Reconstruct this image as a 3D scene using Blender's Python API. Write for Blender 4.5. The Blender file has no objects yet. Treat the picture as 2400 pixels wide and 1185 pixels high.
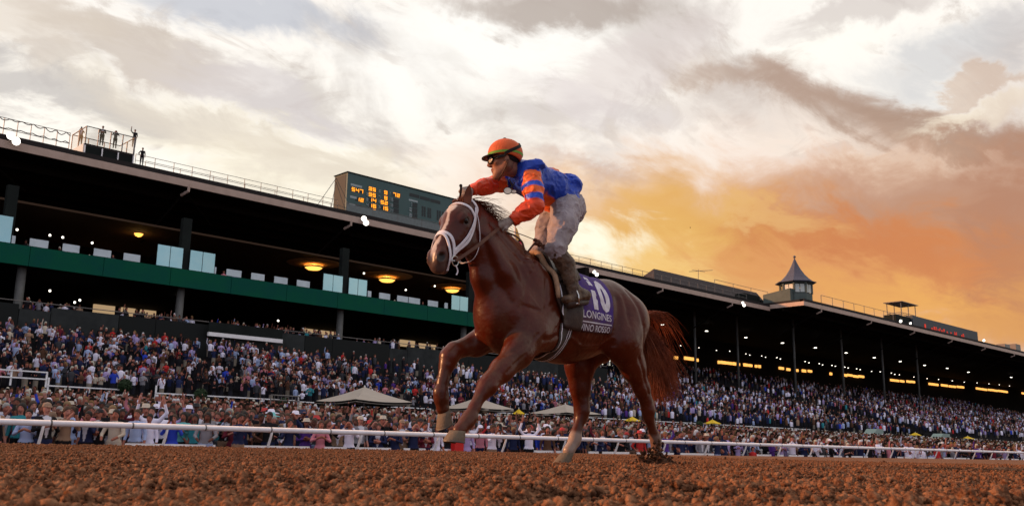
import bpy, math, random
import numpy as np
import openvdb as vdb
from mathutils import Vector, Matrix
from mathutils.bvhtree import BVHTree

random.seed(7)
rng = np.random.default_rng(11)
SC = bpy.context.scene
COL = SC.collection
rad = math.radians

# ------------------------------------------------------------------ camera
# world: +X runs along the stands towards the far turn, +Y points from the
# inside rail to the stands, Z up, metres; the camera lies almost on the dirt
F, CXP, CYP, HC = 2200.0, 1200.0, 592.5, 0.09
ROLL, PITCH, THETA = rad(0.8939), rad(11.9387), rad(46.0492)
def _cam_axes():
    cp, sp = math.cos(PITCH), math.sin(PITCH)
    cr, sr = math.cos(ROLL), math.sin(ROLL)
    c, s = math.cos(THETA), math.sin(THETA)
    e1, e2, ez = np.array([c, s, 0.]), np.array([s, -c, 0.]), np.array([0, 0, 1.])
    fw = cp * e1 + sp * ez
    up0 = -sp * e1 + cp * ez
    return e2 * cr + up0 * sr, -e2 * sr + up0 * cr, fw
RT, UP, FW = _cam_axes()
cam_d = bpy.data.cameras.new('camera')
cam_d.sensor_width = 36.0
cam_d.lens = 36.0 * F / 2400.0
cam_d.clip_start, cam_d.clip_end = 0.05, 6000.0
cam_d.dof.use_dof = True
cam_d.dof.focus_distance = 7.3
cam_d.dof.aperture_fstop = 10.0
cam = bpy.data.objects.new('camera', cam_d)
cam.matrix_world = Matrix([[RT[0], UP[0], -FW[0], 0], [RT[1], UP[1], -FW[1], 0],
                           [RT[2], UP[2], -FW[2], HC], [0, 0, 0, 1]])
COL.objects.link(cam)
SC.camera = cam
SC.view_settings.view_transform = 'Standard'
SC.view_settings.look = 'None'
SC.view_settings.gamma = 1.0
SC.view_settings.exposure = 0.0
SC.view_settings.use_curve_mapping = False
SC.cycles.max_bounces = 6
SC.cycles.diffuse_bounces = 3
SC.cycles.glossy_bounces = 3
SC.cycles.transparent_max_bounces = 6

def S(r, g, b, k=1.0):
    """8-bit colour as seen -> linear tuple"""
    f = lambda v: (v / 255 / 12.92 if v / 255 <= .04045 else ((v / 255 + .055) / 1.055) ** 2.4) * k
    return (f(r), f(g), f(b), 1.0)

# ------------------------------------------------------------------ sky
SUN_DIR = Vector((-0.70, 0.66, 0.27)).normalized()
def build_world():
    w = bpy.data.worlds.new('World'); SC.world = w; w.use_nodes = True
    nt = w.node_tree; N = nt.nodes; L = nt.links
    for n in list(N): N.remove(n)
    def node(t, **k):
        n = N.new(t)
        for a, v in k.items(): setattr(n, a, v)
        return n
    def link(a, b): L.new(a, b)
    def m(op, a, b=None, c=None, clamp=False):
        n = node('ShaderNodeMath', operation=op, use_clamp=clamp)
        for i, v in enumerate((a, b, c)):
            if v is None: continue
            if isinstance(v, (int, float)): n.inputs[i].default_value = v
            else: link(v, n.inputs[i])
        return n.outputs[0]
    tc = node('ShaderNodeTexCoord')
    sep = node('ShaderNodeSeparateXYZ'); link(tc.outputs['Generated'], sep.inputs[0])
    x, y, z = sep.outputs
    az = m('MULTIPLY', m('ARCTAN2', y, x), 57.29578)
    el = m('MULTIPLY', m('ARCSINE', z), 57.29578)
    # streaky cloud-deck noise: direction projected on a high plane
    den = m('ADD', m('MAXIMUM', z, 0.0), 0.34)
    cmb = node('ShaderNodeCombineXYZ')
    link(m('DIVIDE', x, den), cmb.inputs[0]); link(m('DIVIDE', y, den), cmb.inputs[1])
    mp = node('ShaderNodeMapping'); link(cmb.outputs[0], mp.inputs[0])
    mp.inputs['Rotation'].default_value = (0, 0, rad(20)); mp.inputs['Scale'].default_value = (1.5, 2.1, 1)
    def noise(sc, det, rough, dist, off):
        n = node('ShaderNodeTexNoise'); n.inputs['Scale'].default_value = sc
        n.inputs['Detail'].default_value = det; n.inputs['Roughness'].default_value = rough
        n.inputs['Distortion'].default_value = dist
        a = node('ShaderNodeVectorMath', operation='ADD'); link(mp.outputs[0], a.inputs[0])
        a.inputs[1].default_value = off; link(a.outputs[0], n.inputs['Vector'])
        return n
    nA = noise(1.9, 9, .60, .6, (3.1, 1.7, 0)); nB = noise(4.2, 9, .64, .9, (9.3, 4.1, 2)); nC = noise(3.4, 8, .62, .5, (1.3, 8.8, 5))
    # warped az/el so that every bank has a torn edge
    waz = m('ADD', az, m('MULTIPLY', m('SUBTRACT', nB.outputs[0], .5), 11.0))
    wel = m('ADD', el, m('MULTIPLY', m('SUBTRACT', nC.outputs[0], .5), 7.0))
    def ramp(v, a, b, lo=0.0, hi=1.0):
        n = node('ShaderNodeMapRange', interpolation_type='SMOOTHSTEP')
        link(v, n.inputs[0]); n.inputs[1].default_value = a; n.inputs[2].default_value = b
        n.inputs[3].default_value = lo; n.inputs[4].default_value = hi
        return n.outputs[0]
    def mix(fac, a, b):
        n = node('ShaderNodeMix', data_type='RGBA')
        if isinstance(fac, (int, float)): n.inputs[0].default_value = fac
        else: link(fac, n.inputs[0])
        for i, v in ((6, a), (7, b)):
            if isinstance(v, tuple): n.inputs[i].default_value = v
            else: link(v, n.inputs[i])
        return n.outputs[2]
    c = mix(ramp(el, 0, 26), S(255, 250, 232, 1.12), S(252, 246, 238, 1.10))
    # opposite the sunset the sky is cooler and dimmer
    back = m('ADD', m('MULTIPLY', x, -.62), m('MULTIPLY', y, -.78))
    c = mix(ramp(back, -.1, .8), c, S(208, 214, 236, 1.08))
    # soft lilac-grey undersides everywhere
    c = mix(m('MULTIPLY', ramp(nA.outputs[0], .46, .60), .7), c, S(206, 197, 190))
    c = mix(m('MULTIPLY', ramp(nB.outputs[0], .52, .64), .5), c, S(200, 187, 177))
    for (a0, e0, ra, re, rot, col, st, soft) in SKY_BANKS:
        cr, sr = math.cos(rad(rot)), math.sin(rad(rot))
        da = m('SUBTRACT', waz, a0); de = m('SUBTRACT', wel, e0)
        # u runs to the right of the view (azimuth falls), v up
        u = m('DIVIDE', m('SUBTRACT', m('MULTIPLY', da, -cr), m('MULTIPLY', de, sr)), ra)
        v = m('DIVIDE', m('ADD', m('MULTIPLY', da, -sr), m('MULTIPLY', de, cr)), re)
        r2 = m('SQRT', m('ADD', m('MULTIPLY', u, u), m('MULTIPLY', v, v)))
        c = mix(ramp(r2, 1.0 + soft, 1.0 - soft, 0.0, st), c, col)
    # below the horizon: earth bounce
    c = mix(ramp(z, -.02, -.10), c, (.10, .055, .035, 1))
    sky = node('ShaderNodeTexSky', sky_type='NISHITA', sun_disc=False)
    sky.sun_elevation = math.asin(SUN_DIR.z)
    sky.sun_rotation = math.atan2(SUN_DIR.x, SUN_DIR.y)
    sky.air_density = 1.0; sky.dust_density = 2.0
    b1 = node('ShaderNodeBackground'); link(sky.outputs[0], b1.inputs[0]); b1.inputs[1].default_value = 0.004
    b2 = node('ShaderNodeBackground'); link(c, b2.inputs[0]); b2.inputs[1].default_value = 0.97
    ad = node('ShaderNodeAddShader'); link(b1.outputs[0], ad.inputs[0]); link(b2.outputs[0], ad.inputs[1])
    o = node('ShaderNodeOutputWorld'); link(ad.outputs[0], o.inputs[0])

# cloud banks: azimuth, elevation, half-width, half-height (degrees), tilt (down to the right), colour, strength, softness
SKY_BANKS = [
    (59.43, 16.31, 12.59, 1.94, 14, S(255, 243, 214), 0.6, 0.6),
    (32.88, 21.96, 3.63, 0.82, 12, S(198, 174, 156), 0.6, 0.7),
    (16.47, 15.27, 4.84, 1.70, 14, S(178, 146, 126), 0.7, 0.6),
    (72.77, 19.17, 7.27, 1.02, 6, S(202, 196, 192), 0.8, 0.5),
    (69.17, 22.24, 6.30, 1.21, 14, S(210, 196, 182), 0.75, 0.5),
    (63.73, 25.20, 7.27, 1.21, 4, S(196, 200, 210), 0.8, 0.5),
    (76.72, 22.82, 4.84, 1.70, 0, S(226, 212, 196), 0.6, 0.5),
    (63.10, 17.73, 10.17, 1.21, 14, S(232, 220, 204), 0.6, 0.5),
    (67.40, 21.57, 3.88, 0.73, 12, S(218, 206, 196), 0.5, 0.5),
    (61.25, 20.15, 5.81, 1.09, 14, S(222, 214, 214), 0.6, 0.5),
    (47.66, 24.53, 7.99, 2.91, -10, S(255, 252, 246, 1.1), 0.7, 0.5),
    (43.49, 26.54, 6.78, 1.16, 4, S(184, 170, 160), 0.85, 0.5),
    (38.50, 23.24, 5.81, 1.45, -25, S(228, 216, 212), 0.6, 0.5),
    (41.25, 20.79, 5.33, 1.09, 10, S(232, 222, 220), 0.5, 0.5),
    (38.04, 17.16, 5.33, 0.58, 12, S(212, 194, 186), 0.65, 0.6),
    (27.39, 23.43, 4.36, 0.97, -8, S(255, 250, 240, 1.1), 0.8, 0.5),
    (23.56, 25.06, 4.84, 0.82, -5, S(205, 194, 188), 0.6, 0.5),
    (18.65, 22.23, 5.57, 1.45, -15, S(208, 208, 210), 0.7, 0.6),
    (18.15, 20.32, 3.88, 0.61, -15, S(212, 184, 160), 0.6, 0.5),
    (32.69, 19.97, 4.84, 1.21, 15, S(222, 206, 196), 0.5, 0.5),
    (28.52, 21.25, 5.57, 1.16, 18, S(178, 148, 130), 0.8, 0.85),
    (21.93, 18.27, 7.27, 1.45, 17, S(172, 138, 116), 0.85, 0.7),
    (17.63, 18.87, 3.88, 0.73, -10, S(255, 244, 222, 1.1), 0.7, 0.5),
    (31.52, 16.64, 9.20, 1.45, 12, S(255, 252, 246, 1.1), 0.85, 0.5),
    (22.33, 15.93, 6.06, 0.73, 8, S(255, 243, 225, 1.1), 0.8, 0.5),
    (22.25, 10.65, 21.80, 5.21, 9, S(224, 152, 92), 1.0, 0.62),
    (35.99, 13.77, 6.06, 2.79, 6, S(236, 184, 100), 0.9, 0.9),
    (38.12, 10.98, 5.57, 1.70, 12, S(250, 206, 122), 0.8, 0.8),
    (20.21, 14.17, 7.99, 1.82, 10, S(188, 144, 120), 0.8, 0.75),
    (16.23, 13.40, 2.91, 7.99, 0, S(170, 128, 108), 0.45, 0.7),
    (25.59, 12.31, 7.27, 1.45, 10, S(210, 130, 80), 0.8, 0.75),
    (28.56, 10.48, 6.30, 1.21, 10, S(228, 158, 98), 0.6, 0.5),
    (20.70, 7.83, 7.99, 1.45, 12, S(240, 176, 96), 0.9, 0.7),
    (30.36, 14.07, 3.88, 0.73, 14, S(240, 196, 128), 0.5, 0.6),
    (17.17, 9.82, 2.66, 5.81, 0, S(196, 128, 88), 0.35, 0.7),
    (41.40, 12.82, 3.15, 1.21, 12, S(255, 250, 226, 1.1), 0.95, 0.85),
]

build_world()

sun_d = bpy.data.lights.new('sun', 'SUN'); sun_d.energy = 5.0; sun_d.angle = rad(1.2)
sun_d.color = (1.0, 0.46, 0.20)
sun = bpy.data.objects.new('sun', sun_d); COL.objects.link(sun)
sun.rotation_euler = SUN_DIR.to_track_quat('Z', 'Y').to_euler()

# ------------------------------------------------------------------ object helpers
ORG = {}
def P(px, py, Y):
    """world point seen at a photograph pixel on the vertical plane y = Y"""
    d = FW * F + RT * (px - CXP) + UP * (CYP - py)
    return Vector(d * (Y / d[1])) + Vector((0, 0, HC))
def tag(o, label=None, cat=None, group=None, kind=None):
    if label: o['label'] = label
    if cat: o['category'] = cat
    if group: o['group'] = group
    if kind: o['kind'] = kind
    return o
def thing(name, loc, label, cat, group=None):
    o = bpy.data.objects.new(name, None); o.empty_display_size = .2
    o.location = loc; COL.objects.link(o); ORG[o.name] = Vector(loc)
    return tag(o, label, cat, group)
def link_mesh(name, me, parent=None, origin=None):
    """me holds coordinates relative to origin (world)"""
    o = bpy.data.objects.new(name, me); COL.objects.link(o)
    origin = Vector(origin) if origin is not None else (ORG[parent.name].copy() if parent else Vector((0, 0, 0)))
    ORG[o.name] = origin
    if parent: o.parent = parent; o.location = origin - ORG[parent.name]
    else: o.location = origin
    return o
def mesh_np(name, V, Fq, mat, smooth=False, attrs=None):
    me = bpy.data.meshes.new(name)
    V = np.asarray(V, dtype=np.float32).reshape(-1, 3)
    if isinstance(Fq, np.ndarray):
        n, k = Fq.shape
        me.vertices.add(len(V)); me.vertices.foreach_set('co', V.ravel())
        me.loops.add(n * k); me.loops.foreach_set('vertex_index', Fq.ravel().astype(np.int32))
        me.polygons.add(n); me.polygons.foreach_set('loop_start', np.arange(0, n * k, k, dtype=np.int32))
        me.update(calc_edges=True)
    else:
        me.from_pydata([tuple(map(float, v)) for v in V], [], Fq); me.update()
    if smooth: me.polygons.foreach_set('use_smooth', np.ones(len(me.polygons), dtype=bool))
    for m_ in (mat if isinstance(mat, (list, tuple)) else [mat]):
        if m_: me.materials.append(m_)
    for an, arr in (attrs or {}).items():
        a = me.color_attributes.new(an, 'FLOAT_COLOR', 'POINT')
        full = np.ones((len(V), 4), dtype=np.float32); full[:, :arr.shape[1]] = arr
        a.data.foreach_set('color', full.ravel())
    return me
def mk(name, V, Fq, mat, parent=None, smooth=False, origin=None, attrs=None):
    V = np.asarray(V, dtype=float).reshape(-1, 3)
    if origin is None: origin = ORG[parent.name] if parent else Vector(((V[:, 0].min() + V[:, 0].max()) / 2, (V[:, 1].min() + V[:, 1].max()) / 2, V[:, 2].min()))
    return link_mesh(name, mesh_np(name, V - np.array(origin), Fq, mat, smooth, attrs), parent, origin)
def copy_tree(o, loc, rz=None, scale=None, label=None):
    c = o.copy(); COL.objects.link(c); c.location = loc
    if rz is not None: c.rotation_euler[2] = rz
    if scale is not None: c.scale = scale
    if label: c['label'] = label
    for ch in list(o.children):
        d = ch.copy(); COL.objects.link(d); d.parent = c
        for g in list(ch.children):
            e = g.copy(); COL.objects.link(e); e.parent = d
    return c

class MB:
    """collects simple solids into one mesh"""
    def __init__(s): s.v = []; s.f = []
    def add(s, V, Fs):
        b = len(s.v); s.v += [tuple(map(float, p)) for p in V]; s.f += [tuple(i + b for i in f) for f in Fs]; return s
    def box(s, lo, hi):
        x0, y0, z0 = lo; x1, y1, z1 = hi
        return s.add([(x0, y0, z0), (x1, y0, z0), (x1, y1, z0), (x0, y1, z0), (x0, y0, z1), (x1, y0, z1), (x1, y1, z1), (x0, y1, z1)],
                     [(3, 2, 1, 0), (4, 5, 6, 7), (0, 1, 5, 4), (1, 2, 6, 5), (2, 3, 7, 6), (3, 0, 4, 7)])
    def tube(s, pts, r, n=8, cap=True, flat=None):
        pts = [Vector(p) for p in pts]; rr = r if isinstance(r, (list, tuple)) else [r] * len(pts)
        V = []; prev = None
        for i, p in enumerate(pts):
            t = (pts[min(i + 1, len(pts) - 1)] - pts[max(i - 1, 0)]).normalized()
            if prev is None:
                a = Vector((0, 0, 1)) if abs(t.z) < .9 else Vector((1, 0, 0))
                u = t.cross(a).normalized()
            else: u = (prev - t * prev.dot(t)).normalized()
            prev = u; w = t.cross(u)
            for k in range(n):
                an = 2 * math.pi * k / n
                V.append(p + (u * math.cos(an) * (flat or 1) + w * math.sin(an)) * rr[i])
        Fs = [(i * n + k, i * n + (k + 1) % n, (i + 1) * n + (k + 1) % n, (i + 1) * n + k) for i in range(len(pts) - 1) for k in range(n)]
        if cap: Fs += [tuple(range(n))[::-1], tuple((len(pts) - 1) * n + k for k in range(n))]
        return s.add(V, Fs)
    def lathe(s, c, prof, n=16, axis='z'):
        V = []
        for (r, h) in prof:
            for k in range(n):
                a = 2 * math.pi * k / n
                V.append((c[0] + r * math.cos(a), c[1] + r * math.sin(a), c[2] + h))
        m_ = len(prof)
        Fs = [(i * n + k, i * n + (k + 1) % n, (i + 1) * n + (k + 1) % n, (i + 1) * n + k) for i in range(m_ - 1) for k in range(n)]
        Fs += [tuple(range(n))[::-1], tuple((m_ - 1) * n + k for k in range(n))]
        return s.add(V, Fs)
    def ball(s, c, r, n=10, m_=7, sc=(1, 1, 1)):
        V = [(c[0], c[1], c[2] - r * sc[2])]
        for i in range(1, m_):
            a = -math.pi / 2 + math.pi * i / m_
            for k in range(n):
                b = 2 * math.pi * k / n
                V.append((c[0] + r * sc[0] * math.cos(a) * math.cos(b), c[1] + r * sc[1] * math.cos(a) * math.sin(b), c[2] + r * sc[2] * math.sin(a)))
        V.append((c[0], c[1], c[2] + r * sc[2]))
        Fs = [(0, 1 + (k + 1) % n, 1 + k) for k in range(n)]
        for i in range(m_ - 2):
            Fs += [(1 + i * n + k, 1 + i * n + (k + 1) % n, 1 + (i + 1) * n + (k + 1) % n, 1 + (i + 1) * n + k) for k in range(n)]
        e = len(V) - 1; b0 = 1 + (m_ - 2) * n
        Fs += [(b0 + k, b0 + (k + 1) % n, e) for k in range(n)]
        return s.add(V, Fs)
    def build(s, name, mat, parent=None, smooth=False, origin=None):
        return mk(name, s.v, s.f, mat, parent, smooth, origin)

# ------------------------------------------------------------------ materials
def mat(name, col, rough=.6, metal=0.0, emit=None, es=1.0, coat=0.0, spec=.22, noise=None, bump=None, sheen=0.0, trans=0.0, attr=None):
    """procedural principled material; noise=(scale, second colour, amount), bump=(scale, strength)"""
    m_ = bpy.data.materials.new(name); m_.use_nodes = True
    nt = m_.node_tree; b = nt.nodes['Principled BSDF']
    c4 = tuple(col[:3]) + (1.0,)
    b.inputs['Base Color'].default_value = c4
    b.inputs['Roughness'].default_value = rough; b.inputs['Metallic'].default_value = metal
    b.inputs['Coat Weight'].default_value = coat; b.inputs['Coat Roughness'].default_value = .25
    b.inputs['Specular IOR Level'].default_value = spec
    b.inputs['Sheen Weight'].default_value = sheen
    b.inputs['Transmission Weight'].default_value = trans
    if emit: b.inputs['Emission Color'].default_value = tuple(emit[:3]) + (1,); b.inputs['Emission Strength'].default_value = es
    tc = nt.nodes.new('ShaderNodeTexCoord')
    src = None
    if attr:
        a = nt.nodes.new('ShaderNodeAttribute'); a.attribute_name = attr; src = a.outputs['Color']
        nt.links.new(src, b.inputs['Base Color'])
    if noise:
        n = nt.nodes.new('ShaderNodeTexNoise'); n.inputs['Scale'].default_value = noise[0]; n.inputs['Detail'].default_value = 6
        n.inputs['Roughness'].default_value = .65
        nt.links.new(tc.outputs['Object'], n.inputs['Vector'])
        r = nt.nodes.new('ShaderNodeMapRange'); r.inputs[1].default_value = .38; r.inputs[2].default_value = .68; r.inputs[4].default_value = noise[2]
        nt.links.new(n.outputs[0], r.inputs[0])
        x = nt.nodes.new('ShaderNodeMix'); x.data_type = 'RGBA'
        nt.links.new(r.outputs[0], x.inputs[0]); x.inputs[7].default_value = tuple(noise[1][:3]) + (1,)
        if src: nt.links.new(src, x.inputs[6])
        else: x.inputs[6].default_value = c4
        nt.links.new(x.outputs[2], b.inputs['Base Color'])
    if bump:
        n = nt.nodes.new('ShaderNodeTexNoise'); n.inputs['Scale'].default_value = bump[0]; n.inputs['Detail'].default_value = 5
        nt.links.new(tc.outputs['Object'], n.inputs['Vector'])
        q = nt.nodes.new('ShaderNodeBump'); q.inputs['Strength'].default_value = bump[1]; q.inputs['Distance'].default_value = .02
        nt.links.new(n.outputs[0], q.inputs['Height']); nt.links.new(q.outputs[0], b.inputs['Normal'])
    return m_

# ------------------------------------------------------------------ signed-distance modelling
class Vox:
    def __init__(s, lo, hi, h):
        s.lo = np.array(lo, float); s.h = h
        s.n = np.ceil((np.array(hi, float) - s.lo) / h).astype(int) + 1
        s.D = np.full(s.n, .3, np.float32)
    def _blk(s, lo, hi):
        i0 = np.clip(np.floor((lo - s.lo) / s.h).astype(int), 0, s.n); i1 = np.clip(np.ceil((hi - s.lo) / s.h).astype(int) + 1, 0, s.n)
        if np.any(i1 <= i0): return None
        sl = tuple(slice(a, b) for a, b in zip(i0, i1))
        ax = [s.lo[k] + s.h * np.arange(i0[k], i1[k], dtype=np.float32) for k in range(3)]
        return sl, np.stack(np.meshgrid(*ax, indexing='ij'), -1)
    def _put(s, sl, d, k, sub):
        D = s.D[sl]; d = d.astype(np.float32)
        if sub:
            a, b = D, -d
            hh = np.clip(.5 + .5 * (b - a) / k, 0, 1); s.D[sl] = a + (b - a) * hh + k * hh * (1 - hh)
        else:
            hh = np.clip(.5 + .5 * (D - d) / k, 0, 1); s.D[sl] = D + (d - D) * hh - k * hh * (1 - hh)
    def rc(s, p, r1, q, r2, k=.03, sc=None, fr=None, sub=False):
        """round cone p(r1)-q(r2); sc = per-axis stretch; fr = (origin, 3x3 rows) local frame for p, q"""
        p = np.array(p, float); q = np.array(q, float); S_ = np.array(sc if sc is not None else (1, 1, 1), float)
        if fr is not None: wp, wq = fr[0] + fr[1].T @ p, fr[0] + fr[1].T @ q
        else: wp, wq = p, q
        m_ = max(r1, r2) * S_.max() + k + 2 * s.h
        B = s._blk(np.minimum(wp, wq) - m_, np.maximum(wp, wq) + m_)
        if B is None: return s
        sl, X = B
        if fr is not None: X = (X - fr[0].astype(np.float32)) @ fr[1].T.astype(np.float32)
        X = X / S_; a = p / S_; b = q / S_
        ab = b - a; L2 = max(float(ab @ ab), 1e-9)
        t = np.clip(((X - a) @ ab) / L2, 0, 1)
        d = np.linalg.norm(X - a - t[..., None] * ab, axis=-1) - (r1 + (r2 - r1) * t)
        s._put(sl, d * (S_.min() + S_.max()) / 2, k, sub); return s
    def el(s, c, r, k=.03, fr=None, sub=False, rot=None):
        """ellipsoid; rot = rotation (deg) about Y, positive lifts +X end"""
        c = np.array(c, float); r = np.array(r, float)
        wc = c if fr is None else fr[0] + fr[1].T @ c
        m_ = r.max() + k + 2 * s.h
        B = s._blk(wc - m_, wc + m_)
        if B is None: return s
        sl, X = B
        if fr is not None: X = (X - fr[0].astype(np.float32)) @ fr[1].T.astype(np.float32)
        Y = X - c
        if rot:
            a = rad(rot); x = Y[..., 0] * math.cos(a) + Y[..., 2] * math.sin(a); z = -Y[..., 0] * math.sin(a) + Y[..., 2] * math.cos(a)
            Y = np.stack([x, Y[..., 1], z], -1)
        k0 = np.linalg.norm(Y / r, axis=-1); k1 = np.linalg.norm(Y / (r * r), axis=-1) + 1e-9
        s._put(sl, k0 * (k0 - 1) / k1, k, sub); return s
    def chain(s, pts, rs, k=.03, sc=None, fr=None):
        for i in range(len(pts) - 1): s.rc(pts[i], rs[i], pts[i + 1], rs[i + 1], k, sc, fr)
        return s
    def grid(s):
        ax = [s.lo[k] + s.h * np.arange(s.n[k], dtype=np.float32) for k in range(3)]
        return np.meshgrid(*ax, indexing='ij', sparse=True)
    def mesh(s, iso=0.0, ad=0.0):
        g = vdb.FloatGrid(.3); g.copyFromArray(np.ascontiguousarray(s.D), tolerance=0.0)
        pts, tris, quads = g.convertToPolygons(isovalue=iso, adaptivity=ad)
        V = np.asarray(pts, float) * s.h + s.lo
        if len(tris):
            t4 = [tuple(t) for t in tris]; return V, t4 + [tuple(q) for q in quads]
        return V, np.asarray(quads, dtype=np.int64)[:, ::-1].copy()
def relax(V, Fq, it=2, lam=.5):
    E = np.concatenate([Fq[:, [0, 1]], Fq[:, [1, 2]], Fq[:, [2, 3]], Fq[:, [3, 0]]]); E = np.concatenate([E, E[:, ::-1]])
    n = len(V); cnt = np.bincount(E[:, 0], minlength=n)[:, None].clip(1)
    for _ in range(it):
        A = np.stack([np.bincount(E[:, 0], V[E[:, 1], k], n) for k in range(3)], 1) / cnt
        V = V + lam * (A - V)
    return V
def vnoise(P_, f, seed=0):
    """cheap smooth value noise for numpy points"""
    X = np.asarray(P_) * f + seed * 17.13
    i = np.floor(X).astype(np.int64); t = X - i; t = t * t * (3 - 2 * t)
    def hsh(a, b, c):
        h = (a * 374761393 + b * 668265263 + c * 2147483647 + seed * 974711) & 0xffffffff
        h = ((h ^ (h >> 13)) * 1274126177) & 0xffffffff
        return ((h ^ (h >> 16)) & 0xffff) / 65535.0
    o = 0
    for dx in (0, 1):
        for dy in (0, 1):
            for dz in (0, 1):
                w = (t[..., 0] if dx else 1 - t[..., 0]) * (t[..., 1] if dy else 1 - t[..., 1]) * (t[..., 2] if dz else 1 - t[..., 2])
                o = o + w * hsh(i[..., 0] + dx, i[..., 1] + dy, i[..., 2] + dz)
    return o * 2 - 1
def sst(a, b, x):
    t = np.clip((x - a) / (b - a), 0, 1); return t * t * (3 - 2 * t)

# ------------------------------------------------------------------ track: one sheet to the horizon + real clods close by
m_dirt = bpy.data.materials.new('track_dirt'); m_dirt.use_nodes = True
def build_dirt():
    nt = m_dirt.node_tree; b = nt.nodes['Principled BSDF']; N = nt.nodes; L = nt.links
    b.inputs['Roughness'].default_value = .92; b.inputs['Specular IOR Level'].default_value = .15
    ge = N.new('ShaderNodeNewGeometry')
    def noise(sc, d, r=.6):
        n = N.new('ShaderNodeTexNoise'); n.inputs['Scale'].default_value = sc; n.inputs['Detail'].default_value = d; n.inputs['Roughness'].default_value = r
        L.new(ge.outputs['Position'], n.inputs['Vector']); return n
    a = noise(1.3, 6); c_ = noise(34, 5, .7); e = noise(150, 3)
    def mr(n, lo, hi):
        r = N.new('ShaderNodeMapRange'); r.inputs[1].default_value = lo; r.inputs[2].default_value = hi; L.new(n.outputs[0], r.inputs[0]); return r.outputs[0]
    def mx(f, A, B):
        x = N.new('ShaderNodeMix'); x.data_type = 'RGBA'; L.new(f, x.inputs[0])
        for i, v in ((6, A), (7, B)):
            if isinstance(v, tuple): x.inputs[i].default_value = v
            else: L.new(v, x.inputs[i])
        return x.outputs[2]
    c1 = mx(mr(a, .40, .62), (.150, .054, .022, 1), (.070, .025, .011, 1))
    c2 = mx(mr(c_, .42, .70), c1, (.34, .165, .085, 1))
    c3 = mx(mr(c_, .50, .28), c2, (.045, .017, .007, 1))
    L.new(c3, b.inputs['Base Color'])
    q = N.new('ShaderNodeBump'); q.inputs['Strength'].default_value = .6; q.inputs['Distance'].default_value = .012
    ad = N.new('ShaderNodeMath'); ad.operation = 'ADD'; L.new(c_.outputs[0], ad.inputs[0]); L.new(e.outputs[0], ad.inputs[1])
    L.new(ad.outputs[0], q.inputs['Height']); L.new(q.outputs[0], b.inputs['Normal'])
build_dirt()
def crown(Y): return .105 * sst(8.5, 19, Y)
_ys = [(-60, -.03), (8.5, -.03)] + [(y, -.03 + float(crown(y))) for y in np.arange(9, 19.6, .5)] + [(20.5, .06), (21.5, -.02), (22.5, -.25), (24.3, -.88)]
tag(mk('dirt_track', [p for y, z in _ys for p in ((-300, y, z), (900, y, z))], [(2 * i, 2 * i + 1, 2 * i + 3, 2 * i + 2) for i in range(len(_ys) - 1)], m_dirt, origin=(0, 0, -.03)), kind='structure')
tag(mk('ground', [(-3000, -3000, -1.2), (3000, -3000, -1.2), (3000, 3000, -1.2), (-3000, 3000, -1.2)], [(0, 1, 2, 3)], mat('earth', (.08, .06, .04), rough=.95, noise=(.02, (.05, .06, .03), .7)), origin=(0, 0, -1.2)), kind='structure')

def clod_field(X, Y, cell, hmax, seed, fill=.8):
    """rounded crumbs: tallest of the nearby lumps at each point"""
    gx = X / cell; gy = Y / cell; ix = np.floor(gx).astype(np.int64); iy = np.floor(gy).astype(np.int64); out = np.zeros_like(X)
    def hs(a, b, s_):
        h = (a * 73856093 ^ b * 19349663 ^ (s_ * 83492791)) & 0xffffffff; h = ((h ^ (h >> 15)) * 2246822519) & 0xffffffff; return ((h ^ (h >> 13)) & 0xffff) / 65535.
    for dx in (-1, 0, 1):
        for dy in (-1, 0, 1):
            a, b = ix + dx, iy + dy
            px_, py_ = a + hs(a, b, seed), b + hs(a, b, seed + 1); r = .25 + .65 * hs(a, b, seed + 2); on = hs(a, b, seed + 3) < fill
            asp = .7 + .6 * hs(a, b, seed + 4)
            d2 = ((gx - px_) * asp) ** 2 + ((gy - py_) / asp) ** 2
            h = np.sqrt(np.clip(r * r - d2, 0, None)) * on * (.5 + .8 * hs(a, b, seed + 5)); out = np.maximum(out, h)
    return out * hmax
RSD = np.random.default_rng(8)
PITS = [(RSD.uniform(.2, 1.45), 1.6 + 9 * RSD.random(), RSD.uniform(.05, .10)) for _ in range(70)]
def dirt_z(X, Y, fine=True):
    Rg = np.hypot(X, Y); z0 = X * 0
    wx = X + .02 * vnoise(np.stack([X, Y, z0], -1), 21, 3); wy = Y + .02 * vnoise(np.stack([X, Y, z0 + 5], -1), 21, 4)
    Z = clod_field(wx, wy, .12, .018, 1, .07) + clod_field(wx, wy, .045, .009, 11, .25) + clod_field(wx, wy, .015, .0065, 21, .6)
    if fine: Z += clod_field(wx, wy, .010, .007, 31, .85) + .003 * vnoise(np.stack([X, Y, z0], -1), 90, 7)
    Z += .010 * vnoise(np.stack([X, Y, z0], -1), 1.7, 5) + .008 * vnoise(np.stack([X, Y, z0], -1), 6, 6)
    Z += .006 * vnoise(np.stack([X * .35, Y * 5.0, z0], -1), 1.0, 9)
    for a_, d_, rx in PITS:
        q2 = ((X - d_ * math.cos(a_)) / (rx * 1.5)) ** 2 + ((Y - d_ * math.sin(a_)) / rx) ** 2
        Z -= .030 * np.exp(-q2 * 1.2) - .014 * np.exp(-(np.sqrt(q2) - 1.5) ** 2 * 5)
    Z = Z - .012
    edge = sst(13.5, 11.5, Rg) * sst(1.30, 1.36, Rg); return Z * edge + (-.026) * (1 - edge) + crown(Y)
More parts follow.
